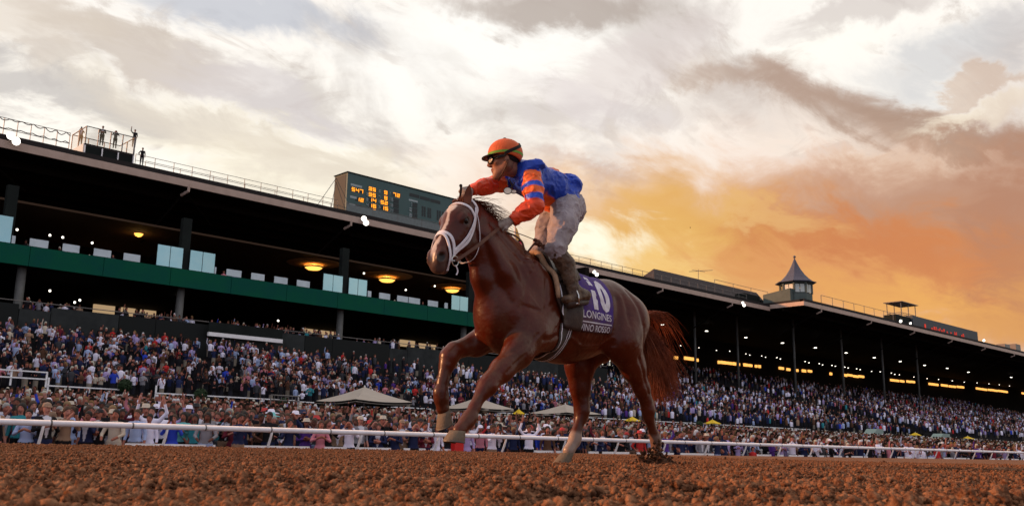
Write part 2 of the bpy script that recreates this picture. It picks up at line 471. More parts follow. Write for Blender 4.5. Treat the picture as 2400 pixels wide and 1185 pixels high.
def dirt_relief():
    # wedge of ground ahead of the low camera, finer close by
    n_r, n_a = 780, 760
    rr = 1.30 * (13.5 / 1.30) ** (np.linspace(0, 1, n_r)); aa = np.radians(np.linspace(46 + 37, 46 - 37, n_a))
    Rg, Ag = np.meshgrid(rr, aa, indexing='ij'); X = Rg * np.cos(Ag); Y = Rg * np.sin(Ag); Z = dirt_z(X, Y)
    V = np.stack([X, Y, Z], -1).reshape(-1, 3)
    i = np.arange(n_r * n_a).reshape(n_r, n_a); Fq = np.stack([i[:-1, :-1], i[:-1, 1:], i[1:, 1:], i[1:, :-1]], -1).reshape(-1, 4)
    tag(mk('loose_dirt', V, Fq, m_dirt, None, False, origin=(0, 0, 0)), kind='stuff')
dirt_relief()
def dirt_crumbs(n=420000):
    r_ = 1.34 * (24.0 / 1.34) ** rng.random(n); a = np.radians(46 + rng.uniform(-37, 37, n)); X = r_ * np.cos(a); Y = r_ * np.sin(a)
    s_ = .0010 + .0038 * rng.random(n) ** 2.2 + .010 * rng.random(n) ** 26; s_ *= 1 + .045 * np.clip(r_ - 2, 0, 14)
    Z = dirt_z(X, Y, False) + .006 + s_ * .5
    me = bpy.data.meshes.new('dirt_crumbs'); me.vertices.add(n); me.vertices.foreach_set('co', np.stack([X, Y, Z], -1).astype(np.float32).ravel())
    at = me.attributes.new('size', 'FLOAT', 'POINT'); at.data.foreach_set('value', s_.astype(np.float32)); me.materials.append(m_dirt)
    o = bpy.data.objects.new('dirt_crumbs', me); COL.objects.link(o); tag(o, kind='stuff')
    ng = bpy.data.node_groups.new('crumbs', 'GeometryNodeTree'); ng.interface.new_socket('Geometry', in_out='INPUT', socket_type='NodeSocketGeometry'); ng.interface.new_socket('Geometry', in_out='OUTPUT', socket_type='NodeSocketGeometry')
    N = ng.nodes; L = ng.links; gi = N.new('NodeGroupInput'); go = N.new('NodeGroupOutput')
    def shape(off):
        ic = N.new('GeometryNodeMeshIcoSphere'); ic.inputs['Subdivisions'].default_value = 2; sp = N.new('GeometryNodeSetPosition'); L.new(ic.outputs[0], sp.inputs[0])
        nz = N.new('ShaderNodeTexNoise'); nz.inputs['Scale'].default_value = 1.5; nz.inputs['Detail'].default_value = 3
        ps = N.new('GeometryNodeInputPosition'); ad = N.new('ShaderNodeVectorMath'); ad.operation = 'ADD'; L.new(ps.outputs[0], ad.inputs[0]); ad.inputs[1].default_value = (off, off * 2, 1); L.new(ad.outputs[0], nz.inputs['Vector'])
        sb = N.new('ShaderNodeVectorMath'); sb.operation = 'SUBTRACT'; L.new(nz.outputs['Color'], sb.inputs[0]); sb.inputs[1].default_value = (.5, .5, .5)
        sc = N.new('ShaderNodeVectorMath'); sc.operation = 'SCALE'; L.new(sb.outputs[0], sc.inputs[0]); sc.inputs['Scale'].default_value = 2.1; L.new(sc.outputs[0], sp.inputs['Offset'])
        sm = N.new('GeometryNodeSetMaterial'); sm.inputs['Material'].default_value = m_dirt; ss = N.new('GeometryNodeSetShadeSmooth'); L.new(sp.outputs[0], ss.inputs[0]); L.new(ss.outputs[0], sm.inputs[0]); return sm.outputs[0]
    gg = N.new('GeometryNodeGeometryToInstance')
    for k in range(4): L.new(shape(3.7 * k), gg.inputs[0])
    ip = N.new('GeometryNodeInstanceOnPoints'); L.new(gi.outputs[0], ip.inputs['Points']); L.new(gg.outputs[0], ip.inputs['Instance']); ip.inputs['Pick Instance'].default_value = True
    ri = N.new('FunctionNodeRandomValue'); ri.data_type = 'INT'; ri.inputs[4].default_value = 0; ri.inputs[5].default_value = 3; L.new(ri.outputs[2], ip.inputs['Instance Index'])
    rv = N.new('FunctionNodeRandomValue'); rv.data_type = 'FLOAT_VECTOR'; rv.inputs[1].default_value = (6.28, 6.28, 6.28); L.new(rv.outputs[0], ip.inputs['Rotation'])
    na = N.new('GeometryNodeInputNamedAttribute'); na.data_type = 'FLOAT'; na.inputs[0].default_value = 'size'; L.new(na.outputs[0], ip.inputs['Scale'])
    L.new(ip.outputs[0], go.inputs[0]); md = o.modifiers.new('scatter', 'NODES'); md.node_group = ng
dirt_crumbs()

# ------------------------------------------------------------------ stands
def Zk(k, Y):  # height at plane Y of a line that rises k pixels per pixel towards the vanishing point
    return P(0, 1094 - k * 3525, Y).z
def Xp(px, Y, k=.1): return P(px, 1094 - k * (3525 - px), Y).x
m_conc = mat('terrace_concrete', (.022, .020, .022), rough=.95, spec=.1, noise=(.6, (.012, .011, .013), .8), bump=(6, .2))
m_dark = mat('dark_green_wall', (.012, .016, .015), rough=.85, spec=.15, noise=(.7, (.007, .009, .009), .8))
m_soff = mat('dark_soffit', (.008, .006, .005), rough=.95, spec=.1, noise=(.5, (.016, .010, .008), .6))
m_gut = mat('beige_gutter', (.50, .37, .31), rough=.6, noise=(.8, (.36, .26, .21), .6))
m_roof = mat('roof_felt', (.025, .021, .021), rough=.9)
m_green = mat('green_fascia', (.004, .088, .046), rough=.9, spec=.1, noise=(.35, (.004, .062, .058), .8))
m_rail = mat('grey_rail_metal', (.16, .145, .14), rough=.5, metal=.3)
m_wrail = mat('white_painted_rail', (.88, .87, .90), rough=.4, noise=(3, (.70, .66, .66), .5))
m_pane = mat('pale_glass_panel', (.30, .52, .58), rough=.12, metal=.65, noise=(.4, (.42, .60, .62), .6))
m_scr = mat('frosted_screen', (.58, .66, .72), rough=.35, noise=(1.2, (.40, .48, .52), .6))
m_col = mat('grey_column_paint', (.13, .13, .125), rough=.5, noise=(1.5, (.08, .08, .075), .6))
m_amb = mat('amber_window_light', (.3, .15, .05), emit=(1.0, .45, .10), es=1.5)
m_cream = mat('cream_window_light', (.3, .25, .2), emit=(.75, .50, .27), es=.55)
m_spot = mat('white_lamp_light', (.8, .8, .8), emit=(1.0, .93, .80), es=3.2)
m_bowl = mat('amber_bowl_light', (.8, .4, .1), emit=(1.0, .45, .08), es=2.2)
Z0 = 3.05                     # terrace floor of the first row
YL, YT, YR = 62.0, 80.0, 118.0
XM = 96.0                     # clubhouse / grandstand change (behind the horse)
XB = P(1884, 710, 86 * 61 / 66).x
DB = -6.5                     # the far grandstand stands forward of the near one
def z_left(Y): return Z0 + (Y - YL) / (YT - YL) * (Zk(.101, YT) - 1.75 - Z0)
def z_right(Y): return Z0 + (Y - YL) / (YR - YL) * (Zk(.1245, YR) - 1.75 - Z0)
tag(MB().add([(-120, 24.2, -.86), (500, 24.2, -.86), (500, 61.6, 1.6), (-120, 61.6, 1.6)], [(0, 1, 2, 3)]).build('apron', m_conc, origin=(0, 0, 0)), kind='structure')
def z_apron(Y): return -.86 + (Y - 24.2) / 37.4 * 2.46
# stepped terraces
def steps(x0, x1, y0, y1, zf, n, nm):
    mb = MB(); dy = (y1 - y0) / n
    V = []; Fs = []
    pts = [(y0, zf(y0))]
    for i in range(n):
        a = y0 + dy * i; z = zf(a); pts += [(a + dy, z)] + ([(a + dy, zf(a + dy))] if i < n - 1 else [])
    for (a, z) in pts: V += [(x0, a, z), (x1, a, z)]
    Fs = [(2 * i, 2 * i + 1, 2 * i + 3, 2 * i + 2) for i in range(len(pts) - 1)]
    return tag(mb.add(V, Fs).build(nm, m_conc, origin=(0, 0, 0)), kind='structure')
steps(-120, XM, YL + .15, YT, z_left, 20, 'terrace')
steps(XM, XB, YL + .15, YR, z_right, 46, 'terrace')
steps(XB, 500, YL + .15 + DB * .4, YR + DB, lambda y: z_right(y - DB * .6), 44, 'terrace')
tag(MB().box((-120, 61.6, -.5), (XB, 61.8, Z0 + .02)).box((XB, 61.6 + DB * .4, -.5), (500, 61.8 + DB * .4, Z0 + .3)).build('terrace_wall', m_dark, origin=(0, 0, 0)), kind='structure')

# ---- clubhouse
GY = 82.0
CH = thing('clubhouse', (40, GY, 8), 'dark clubhouse stand with green fascia band and glass panels, on the left behind the crowd', 'grandstand')
zt, zb = Zk(.1497, GY), Zk(.1362, GY)
fx_ = -120
while fx_ < XM - 1:
    MB().box((fx_, GY, zb), (min(fx_ + 5.96, XM - 1), GY + .4, zt)).build('fascia_panel', m_green, CH); fx_ += 6.0
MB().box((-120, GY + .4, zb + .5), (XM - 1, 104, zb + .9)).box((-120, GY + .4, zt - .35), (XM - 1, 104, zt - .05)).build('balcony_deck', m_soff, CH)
m_mz = [mat('mezzanine_panel_grey', (.036, .040, .041), rough=.85, spec=.12, noise=(.9, (.018, .02, .021), .8)), mat('mezzanine_panel_dark', (.016, .018, .018), rough=.85, spec=.12)]
fx_ = -120; i_ = 0
while fx_ < XM - 1:
    w_ = (5.5, 3.2, 7.1, 2.4)[i_ % 4]; MB().box((fx_, YT + .2, z_left(YT) - .5), (min(fx_ + w_ - .05, XM - 1), YT + .5, Zk(.110, YT) - (.35 if i_ % 4 == 3 else 0))).build('mezzanine_panel', m_mz[(i_ * 3 // 2) % 2], CH); fx_ += w_; i_ += 1
MB().tube([(-120, YT + .3, Zk(.110, YT) + .28), (XM - 1, YT + .3, Zk(.110, YT) + .28)], .04, 5).build('handrail', m_rail, CH)
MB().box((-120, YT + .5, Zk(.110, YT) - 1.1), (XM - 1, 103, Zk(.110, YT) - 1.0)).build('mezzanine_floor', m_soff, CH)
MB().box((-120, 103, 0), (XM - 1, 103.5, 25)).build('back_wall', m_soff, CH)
zs = Zk(.1675, 92) + .5
MB().box((-120, 88, zs), (XM - 1, 103, zs + .2)).build('ceiling', mat('tan_ceiling', (.07, .04, .024), rough=.9), CH)
for px in (48, 428, 808, 1100, 1338):
    x = Xp(px, GY, .1); MB().tube([(x, GY + 1.2, z_left(YT) - 2), (x, GY + 1.2, zb + .5)], .36, 14).build('column', m_col, CH, True)
for px in (20, 436, 812, 1110):       # short dark piers between the glass panels
    x = Xp(px, GY, .155); MB().box((x - .35, GY + .5, zt), (x + .5, GY + 1.1, Zk(.19, GY))).build('pier', m_dark, CH)
def pane(px0, px1, kt, nm='glass_panel', m_=m_pane, Y=GY + .25, kb=.1500, pl=1):
    x0, x1 = Xp(px0, Y, .155), Xp(px1, Y, .155); z0, z1 = Zk(kb, Y), Zk(kt, Y)
    n = pl
    for i in range(n):
        a = x0 + (x1 - x0) * i / n; b = x0 + (x1 - x0) * (i + 1) / n
        fr = MB().box((a + .03, Y, z0), (b - .03, Y + .06, z1)).build(nm, m_, CH)
    return fr
pane(-60, 27, .1675, pl=2); pane(367, 428, .1655, pl=2); pane(444, 503, .1652, pl=2); pane(757, 803, .1640, pl=2); pane(817, 860, .1640, pl=2); pane(1058, 1097, .1635, pl=2); pane(1112, 1150, .1635, pl=2)
for a, b in ((28, 38), (70, 115), (147, 188), (220, 262), (290, 330), (503, 508), (531, 567), (589, 621), (643, 675), (696, 727), (862, 871), (889, 915), (931, 957), (958, 985), (1003, 1027), (1042, 1050)):
    pane(a, b, .1552, 'balcony_screen', m_scr, GY + .22)
# lit rooms under the balcony
for a, b, y0, y1, am in ((178, 192, 670, 684, 1), (222, 270, 677, 691, 1), (220, 270, 711, 735, 0), (285, 318, 718, 742, 0), (330, 366, 722, 748, 0), (338, 346, 690, 715, 0), (30, 65, 672, 690, 0), (352, 362, 696, 712, 0), (610, 640, 728, 745, 0), (712, 718, 742, 775, 0), (716, 744, 770, 788, 0), (752, 790, 775, 795, 0), (772, 780, 752, 775, 0), (938, 972, 796, 812, 0), (982, 1024, 806, 820, 0), (1008, 1018, 781, 787, 1), (1034, 1048, 784, 794, 1), (883, 897, 762, 766, 1), (915, 925, 764, 767, 1), (1225, 1258, 850, 866, 0), (1297, 1326, 852, 873, 0)):
    x0, x1 = P(a, y0, 102.8).x, P(b, y0, 102.8).x; z1, z0 = P((a + b) / 2, y0, 102.8).z, P((a + b) / 2, y1, 102.8).z
    MB().box((x0, 102.7, z0), (x1, 102.95, z1)).build('lit_window', m_amb if am else m_cream, CH)
def room_light(x, y, z, e, col):
    d = bpy.data.lights.new('lamp', 'POINT'); d.energy = e; d.color = col; d.shadow_soft_size = .3
    o = bpy.data.objects.new('lamp_light', d); COL.objects.link(o); o.location = (x, y, z); return o
m_halo = mat('tan_halo_disc', (.55, .30, .13), rough=.8)  # pale disc added above bowl lamps to make the lit halo on the ceiling
# amber bowl lamps under the clubhouse ceiling
for i, (px, py, wd) in enumerate(((735, 628, 1.0), (907, 660, 1.0), (1060, 686, .9), (325, 548, .45), (590, 603, .0))):
    if wd == 0: continue
    q = P(px, py, 92); lb = ('first amber ceiling bowl lamp from the left glowing above the balcony', 'second amber ceiling bowl lamp, above the small balcony screens', 'amber ceiling bowl lamp nearest the horse chest', 'faint small ceiling lamp over the left glass panels')[i]
    L_ = thing('ceiling_lamp', (q.x, q.y, zs), lb, 'lamp', 'amber bowl lamps under the clubhouse ceiling')
    MB().lathe((q.x, q.y, zs - .85 * wd), [(.05, 0), (.7 * wd, .12), (1.05 * wd, .38), (1.1 * wd, .5)], 20).build('lamp_bowl', m_bowl, L_, True)
    MB().lathe((q.x, q.y, zs - .85 * wd), [(1.12 * wd, .33), (1.16 * wd, .42), (1.12 * wd, .46)], 20).build('rim', m_dark, L_, True)
    if wd > .5: MB().lathe((q.x, q.y, zs - .16), [(.3, 0), (2.0, .02), (3.0 * wd, .10), (3.1 * wd, .15)], 28).build('halo_disc', m_halo, L_, True)
    ll = room_light(q.x, q.y, zs - .50 * wd, 160 * wd, (1, .52, .14)); ll.parent = L_; ll.location = (0, 0, -.34)
for i, (px, py) in enumerate(((40, 538), (117, 551), (147, 556), (216, 569), (853, 640), (951, 679), (1019, 670), (117, 681), (175, 708), (187, 703), (416, 693), (652, 751), (76, 751), (846, 825))):
    q = P(px, py, 90); tag(MB().ball(q, .11, 8, 6).build('spot_lamp', m_spot, None, True), 'tiny bright bulb in the dark clubhouse, ' + ('above' if py < 681 - .0 and py < 570 + .155 * px else 'below') + ' the green band, %s of its group' % ('first', 'second', 'third', 'fourth', 'fifth', 'sixth', 'seventh', 'eighth', 'ninth', 'tenth', 'eleventh', 'twelfth', 'thirteenth', 'last')[i], 'lamp', 'tiny bulbs inside the clubhouse')
# white balcony front and glass over the mezzanine
x0, x1 = Xp(482, YT, .103), Xp(655, YT, .103)
bf = MB().box((x0, YT - .6, Zk(.1015, YT - .6)), (x1, YT - .3, Zk(.1045, YT - .6))).build('balcony_edge', m_wrail, CH)
MB().box((x0, YT - .5, Zk(.1046, YT - .6)), (x1, YT - .45, Zk(.1125, YT - .6))).build('balcony_glass', m_dark, CH)

# ---- main roofs with gutter, lighting and railings
RY = 86.0; RYB = RY * 61 / 66
def roof(nm, lab, x0, x1, Y, yb, kz, cat='roof', jog=False):
    R_ = thing(nm, ((x0 + x1) / 2, Y, Zk(kz, Y)), lab, cat)
    z = Zk(kz, Y)
    MB().box((x0, Y + .25, z + .1), (x1, yb, z + .75)).build('roof_deck', m_roof, R_)
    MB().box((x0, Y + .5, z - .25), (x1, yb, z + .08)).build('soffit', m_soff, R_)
    g = MB().box((x0, Y, z - .36), (x1, Y + .24, z + .34))
    if jog: g.box((x0 - .24, Y, z - .36), (x0, RY + .2, z + .34))
    g.build('gutter', m_gut, R_)
    MB().box((x0, Y + .02, z + .345), (x1, Y + .9, z + .80)).build('roof_edge', m_roof, R_)
    n = int((x1 - x0) / 19)
    for i in range(n):
        xx = x0 + 6 + i * 19.1; MB().tube([(xx, Y + .1, z - .1), (xx, Y + .1, z - .75), (xx - .35, Y + .9, z - 1.1)], .15, 6).build('downpipe', m_gut, R_)
        MB().tube([(xx, Y + .8, z - .7), (xx - .5, Y + 9, z - 4.6)], .12, 5).tube([(xx, Y + 1, z - .5), (xx + 7, Y + 9, z - 1.6)], .10, 5).build('brace', m_soff, R_)
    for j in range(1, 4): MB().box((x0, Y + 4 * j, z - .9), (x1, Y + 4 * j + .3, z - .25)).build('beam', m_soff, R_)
    return R_, z
RA, zA = roof('stand_roof', 'long dark cantilever roof with beige gutter running over both near stands', -120, XB, RY, 128, .2155)
RB, zB = roof('stand_roof', 'dark roof of the far grandstand beyond the turret, stepped forward', XB + .24, 500, RYB, 122, .2342, jog=True)
# the grandstand body (right) under the roof
GR = thing('grandstand', (150, 120, 10), 'dark grandstand interior on the right with columns and a row of amber windows', 'grandstand')
MB().box((XM, 126, 0), (XB, 127, zA)).box((XB, 121, 0), (500, 121.9, zB)).box((XM - 1, 84, 0), (XM - .2, 126, zA - .3)).build('back_wall', m_soff, GR)
for px in (1500, 1629, 1729): x = Xp(px, 96, .15); MB().tube([(x, 96, z_right(96) - .5), (x, 96, zA)], .21, 12).build('column', m_col, GR, True)
for px in (1862, 1975, 2070, 2152): x = Xp(px, 90, .15); MB().tube([(x, 90, z_right(96) - .5), (x, 90, zB)], .21, 12).build('column', m_col, GR, True)
def amber(a, b, off=0, Y=125.6):
    Y = 120.6
    y = 838 + (a - 1600) * .104 + off
    x0, x1 = P(a, y, Y).x, P(b, y, Y).x; zc = P((a + b) / 2, y + 1, Y).z
    n = max(1, int((x1 - x0) / 2.4)); g = .16
    for i in range(n):
        p, q_ = x0 + (x1 - x0) * i / n, x0 + (x1 - x0) * (i + 1) / n; dz = random.uniform(-.08, .06)
        MB().box((p + g / 2, Y, zc - .36 + max(0, dz) * 3), (q_ - g / 2, Y + .3, zc + .32 + dz)).build('amber_window', m_amb, GR)
for a, b in ((1560, 1570), (1581, 1590), (1605, 1627), (1633, 1638), (1684, 1688), (1690, 1703), (1704, 1717), (1719, 1726), (1731, 1735), (1744, 1753), (1755, 1764), (1771, 1776), (1779, 1784), (1827, 1838), (1845, 1853), (1868, 1872), (1881, 1890), (1895, 1904), (1946, 1951), (1976, 1986), (1987, 1999), (2001, 2013), (2014, 2026), (2088, 2098), (2100, 2108), (2111, 2120), (2126, 2145), (2178, 2193), (2195, 2200), (2207, 2222), (2225, 2232), (2234, 2241), (2244, 2260), (2289, 2314), (2317, 2338), (2340, 2362), (2396, 2410)):
    amber(a, b)
# downlights under the right roof
li = []
for px, py in ((1553, 761), (1656, 776), (1748, 791)): li.append((P(px, py, 106), .34))
for px, py in ((1834, 804), (1911, 815), (1983, 827), (2049, 838), (2110, 847), (2167, 856), (2220, 863), (2270, 872), (2370, 884)): li.append((P(px, py, 100), .34))
for px, py in ((1595, 810), (1638, 815), (1679, 821), (1710, 823), (1748, 829), (1757, 832), (1785, 834), (1794, 837)): li.append((P(px, py, 121 ), .15))
for px, py in ((1821, 838), (1829, 841), (1862, 845), (1887, 847), (1896, 850), (1920, 852), (1928, 855), (1950, 856), (1958, 858), (1980, 860), (1988, 862), (2008, 864), (2016, 866), (2043, 870), (2063, 871), (2089, 874), (2097, 877), (2108, 878), (2142, 883), (2173, 887), (2200, 889), (2232, 892), (2260, 895), (2290, 897), (2318, 899), (2342, 901), (2366, 904)): li.append((P(px, py, 114 ), .15))
ORDW = ['first', 'second', 'third', 'fourth', 'fifth', 'sixth', 'seventh', 'eighth', 'ninth', 'tenth', 'eleventh', 'twelfth', 'thirteenth', 'fourteenth', 'fifteenth', 'sixteenth', 'seventeenth', 'eighteenth', 'nineteenth', 'twentieth']
ORDW += ['twenty-' + w for w in ORDW[:9]] + ['thirtieth'] + ['thirty-' + w for w in ORDW[:9]]
nb = ns = 0
for k, (q, r_) in enumerate(li):
    o = MB().lathe(q, [(r_ * .7, .14), (r_, .05), (r_ * .9, 0)][::-1], 10).build('downlight', m_spot, None, True, origin=q)
    big = r_ > .3
    if big: nb += 1
    else: ns += 1
    tag(o, ('large white downlight under the right-hand roof, %s from the left' % ORDW[nb - 1]) if big else ('small white downlight in the rear ceiling row, %s from the left' % ORDW[ns - 1]), 'lamp', 'large downlights in one row' if big else 'small downlights at the back of the stand')
# paired floodlights on the gutters
for lab, pr in (('pair of glaring floodlights on the roof edge at the far left', ((25, 318, .34), (38, 331, .36))), ('pair of white floodlights on the roof edge below the numbers board', ((853, 512, .30), (858, 522, .32))), ('pair of floodlights on the roof edge just right of the jockey boot', ((1393, 637, .24), (1399, 643, .26))), ('pair of floodlights on the roof edge left of the turret', ((1741, 709, .22), (1744, 715, .26))), ('pair of floodlights on the roof edge beside the red-lettered board', ((2111, 752, .3), (2134, 757, .24))), ('floodlight on the roof edge past the red-lettered board', ((2306, 797, .3),))):
    Yq = (RY if pr[0][0] < 1800 else RYB) - .7
    t_ = thing('floodlight', tuple(P(pr[0][0], pr[0][1], Yq)), lab, 'floodlight')
    for (px, py, r_) in pr:
        q = P(px, py, Yq); d = Vector((-.6, -.75, -.35)).normalized(); u = d.cross(Vector((0, 0, 1))).normalized(); w = d.cross(u)
        V = [q + (u * math.cos(a) + w * math.sin(a)) * r_ for a in np.linspace(0, 2 * math.pi, 16, endpoint=False)]
        MB().add(V, [tuple(range(16))]).build('lamp_face', m_spot, t_)
        V2 = [v - d * .02 for v in V] + [q - d * .4 + (v - q) * .45 for v in V]
        MB().add(V2, [(i, (i + 1) % 16, 16 + (i + 1) % 16, 16 + i) for i in range(16)] + [tuple(range(16, 32))]).build('housing', m_rail, t_)
    MB().tube([P(pr[0][0], pr[0][1], Yq) + Vector((.2, .3, 0)), P(pr[0][0], pr[0][1] + 4, Yq + .7)], .06, 5).build('bracket', m_rail, t_)
# roof railings
def railing(lab, x0, x1, Y, zb_, h, dx, rails=(1.0, .5), r_=.035, m_=m_rail, nm='roof_railing'):
    t_ = thing(nm, ((x0 + x1) / 2, Y, zb_), lab, 'railing'); n = max(1, int(round((x1 - x0) / dx)))
    me = None
    for i in range(n + 1):
        x = x0 + (x1 - x0) * i / n
        if me is None:
            o = MB().tube([(x, Y, zb_), (x, Y, zb_ + h)], r_, 5).build('post', m_, t_); me = (o, x)
        else:
            c_ = me[0].copy(); COL.objects.link(c_); c_.location.x += x - me[1]
    for f_ in rails: MB().tube([(x0, Y, zb_ + h * f_), (x1, Y, zb_ + h * f_)], r_ * .9, 5).build('rail', m_, t_)
    return t_
zr = zA + .75
railing('thin grey railing along the near roof, right of the camera platform', Xp(316, RY + 1.2, .22), Xp(790, RY + 1.2, .22), RY + 1.2, zr, 1.35, 1.9, (1.0, .55), .03)
railing('second lower railing line behind the near roof railing', Xp(340, RY + 3.2, .22), Xp(775, RY + 3.2, .22), RY + 3.2, zr, 1.5, 3.8, (1.0,), .03)
railing('thin railing along the roof behind the jockey', Xp(1330, RY + 1.2, .22), Xp(1750, RY + 1.2, .22), RY + 1.2, zr, 1.2, 2.4, (1.0, .5), .04)
railing('thin railing on the far roof right of the turret', Xp(1925, RYB + 1.5, .24), Xp(2115, RYB + 1.5, .24), RYB + 1.5, zB + .75, 1.9, 4.2, (1.0,), .05)
railing('thin railing on the dark upper roof behind the aerial', Xp(1675, RY + 9, .23), Xp(1800, RY + 9, .23), RY + 9, zr + 2.2, 2.9, 5.2, (1.0,), .05)
railing('wire fence with drooping lines on the roof at the far left', Xp(-60, RY + 1.5, .22), Xp(160, RY + 1.5, .22), RY + 1.5, zr, 2.0, 1.15, (1.0, .5, .25), .035, nm='roof_fence')
t_ = thing('sagging_cable', tuple(P(80, 310, RY + 1.4)), 'cable draped in loops along the posts of the roof fence at far left', 'cable')
for zz, am in ((2.0, .38), (1.15, .22)):
    pp = []; x = Xp(-60, RY + 1.4, .22); xe = Xp(165, RY + 1.4, .22)
    while x < xe: pp.append((x, RY + 1.4, zr + zz - am * abs(math.sin((x - 16) * math.pi / .95)) ** 1.0 * (.7 + .3 * math.sin(x)))); x += .2
    MB().tube(pp, .045, 5).build('cable', m_rail, t_)
# camera platform on the roof
PF = thing('camera_platform', tuple(P(250, 350, RY + 1)), 'raised camera platform with translucent guard panels on the roof, three people standing in it', 'platform')
def roofbox(a, b, y0, y1, zlo, zhi, nm, m_, par):
    return MB().box((P(a, 350, RY + y0).x, RY + y0, zlo), (P(b, 350, RY + y0).x, RY + y1, zhi)).build(nm, m_, par)
xa, xb = P(199, 340, RY + .6).x, P(312, 370, RY + .6).x
zd = P(199, 335, RY + .6).z; zc = P(197, 294, RY + .6).z
MB().box((xa, RY + .6, zd - .22), (xb, RY + 4.2, zd)).build('deck', m_roof, PF)
MB().box((xa, RY + .62, zA + .8), (xb, RY + .8, zd - .22)).build('skirt', m_dark, PF)
MB().box((xa - .1, RY + .7, zA + .8), (xa - .02, RY + 4.2, zd)).build('side_panel', m_scr, PF)
for f_ in (0, .35, .68, 1): x = xa + (xb - xa) * f_; MB().box((x - .05, RY + .5, zA + .6), (x + .05, RY + .58, zd - .2)).build('strut', m_wrail, PF)
m_guard = mat('yellowish_guard_panel', (.55, .48, .30), rough=.5)
m_guard.node_tree.nodes['Principled BSDF'].inputs['Alpha'].default_value = .09
for (x0, y0, x1, y1, n) in ((xa, RY + .6, xb, RY + .6, 4), (xa, RY + .6, xa, RY + 4.2, 2), (xb, RY + .6, xb, RY + 4.2, 2), (xa, RY + 4.2, xb, RY + 4.2, 3)):
    for i in range(n):
        a, b = i / n, (i + 1) / n; A = Vector((x0 + (x1 - x0) * a, y0 + (y1 - y0) * a, zd)); B = Vector((x0 + (x1 - x0) * b, y0 + (y1 - y0) * b, zd)); u = Vector((0, 0, zc - zd))
        MB().tube([A, A + u], .055, 5).tube([A + u, B + u], .05, 5).build('guard_frame', m_rail, PF)
        t2 = (B - A).normalized(); nn = t2.cross(Vector((0, 0, 1))) * .01
        q0, q1 = A + t2 * .07, B - t2 * .07
        MB().add([q0 + nn, q1 + nn, q1 + nn + u * .95, q0 + nn + u * .95, q0 - nn, q1 - nn, q1 - nn + u * .95, q0 - nn + u * .95], [(0, 1, 2, 3), (7, 6, 5, 4), (0, 4, 5, 1), (1, 5, 6, 2), (2, 6, 7, 3), (3, 7, 4, 0)]).build('guard_panel', m_guard, PF)
MB().tube([(xb, RY + .6, zc), (xb, RY + .6, zA + .8)], .08, 5).build('corner_post', m_rail, PF)

# numbers board
TY = RY + 1.0
TB = thing('scoreboard', tuple(P(940, 500, TY)), 'grey-green racing results board with orange lit numbers on the clubhouse roof', 'scoreboard')
tx0, tx1 = P(813, 450, TY).x, P(1108, 500, TY).x; tz1 = Zk(.2548, TY); tz0 = zA + .8
m_board = mat('board_green_grey', (.055, .105, .105), rough=.55, noise=(.3, (.075, .125, .13), .7))
MB().box((tx0, TY, tz0), (tx1, TY + 2.6, tz1)).build('board_body', m_board, TB)
MB().box((tx0 - .12, TY - .1, tz1), (tx1, TY + 2.7, tz1 + .10)).build('top_cap', m_dark, TB)
MB().box((tx0 - .03, TY + .3, tz0), (tx0 - .002, TY + 2.58, tz0 + (tz1 - tz0) * .97)).build('side_panel', mat('side_shade_grey', (.055, .058, .056), rough=.7), TB)  # added sheet over the sunlit side, shade put into its dark colour
m_led = mat('orange_number_light', (.5, .2, .02), emit=(1.0, .36, .02), es=1.6)
m_dim = mat('painted_pale_figure', (.34, .40, .42), rough=.6)
m_slot = mat('unlit_black_window', (.018, .024, .028), rough=.3)
SEG = {'0': 'abcdef', '1': 'bc', '2': 'abged', '3': 'abgcd', '4': 'fgbc', '5': 'afgcd', '6': 'afgedc', '7': 'abc', '8': 'abcdefg', '9': 'abcdfg'}
def seg_digit(mb, ch, x, z, w, h, t, y):
    R_ = {'a': (0, 1, 1, 1), 'd': (0, 0, 1, 0), 'g': (0, .5, 1, .5), 'f': (0, .5, 0, 1), 'b': (1, .5, 1, 1), 'e': (0, 0, 0, .5), 'c': (1, 0, 1, .5)}
    for s_ in SEG[ch]:
        a, b, c_, d = R_[s_]; mb.box((x + min(a, c_) * w - t / 2 + .01, y - .05, z + min(b, d) * h - t / 2), (x + max(a, c_) * w + t / 2 - .01, y - .01, z + max(b, d) * h + t / 2))
def board_px(zx, zy): return 700 + zx / 4.231, 380 + zy / 4.231
def number(s, zx, zy, m_=m_led, sc=1.0, slot=True, nm='lit_number'):
    px, py = board_px(zx, zy); q = P(px, py, TY); w, h, t = .34 * sc, .35 * sc, .085 * sc; W = len(s) * w + (len(s) - 1) * .22 * sc
    x = q.x - W / 2; z = q.z - h / 2
    if slot: MB().box((x - .18, TY - .012, z - .06), (x + W + .18, TY - .003, z + h + .06)).build('number_window', m_slot, TB)
    mb = MB()
    for ch in s: seg_digit(mb, ch, x, z, w, h, t, TY - (.0 if slot else .0)); x += w + .22 * sc
    mb.build(nm, m_, TB)
for s, zx, zy in (('547', 582, 280), ('12', 606, 372), ('35', 728, 268), ('35', 728, 324), ('14', 732, 376), ('16', 731, 432), ('7', 745, 486), ('9', 862, 302), ('9', 862, 356), ('52', 847, 402), ('15', 850, 456), ('92', 846, 512), ('72', 968, 326)): number(s, zx, zy)
for i, zy in enumerate((262, 318, 370, 424, 474)): number(str(i + 1), 680, zy, m_dim, .75, False, 'painted_number')
for i, zy in enumerate((288, 345, 392, 445)): number(str(i + 6), 800, zy, m_dim, .75, False, 'painted_number')
number('10', 790, 500, m_dim, .75, False, 'painted_number')
for i, zy in enumerate((312, 368, 424, 474)): number(str(i + 11), 911, zy, m_dim, .75, False, 'painted_number')
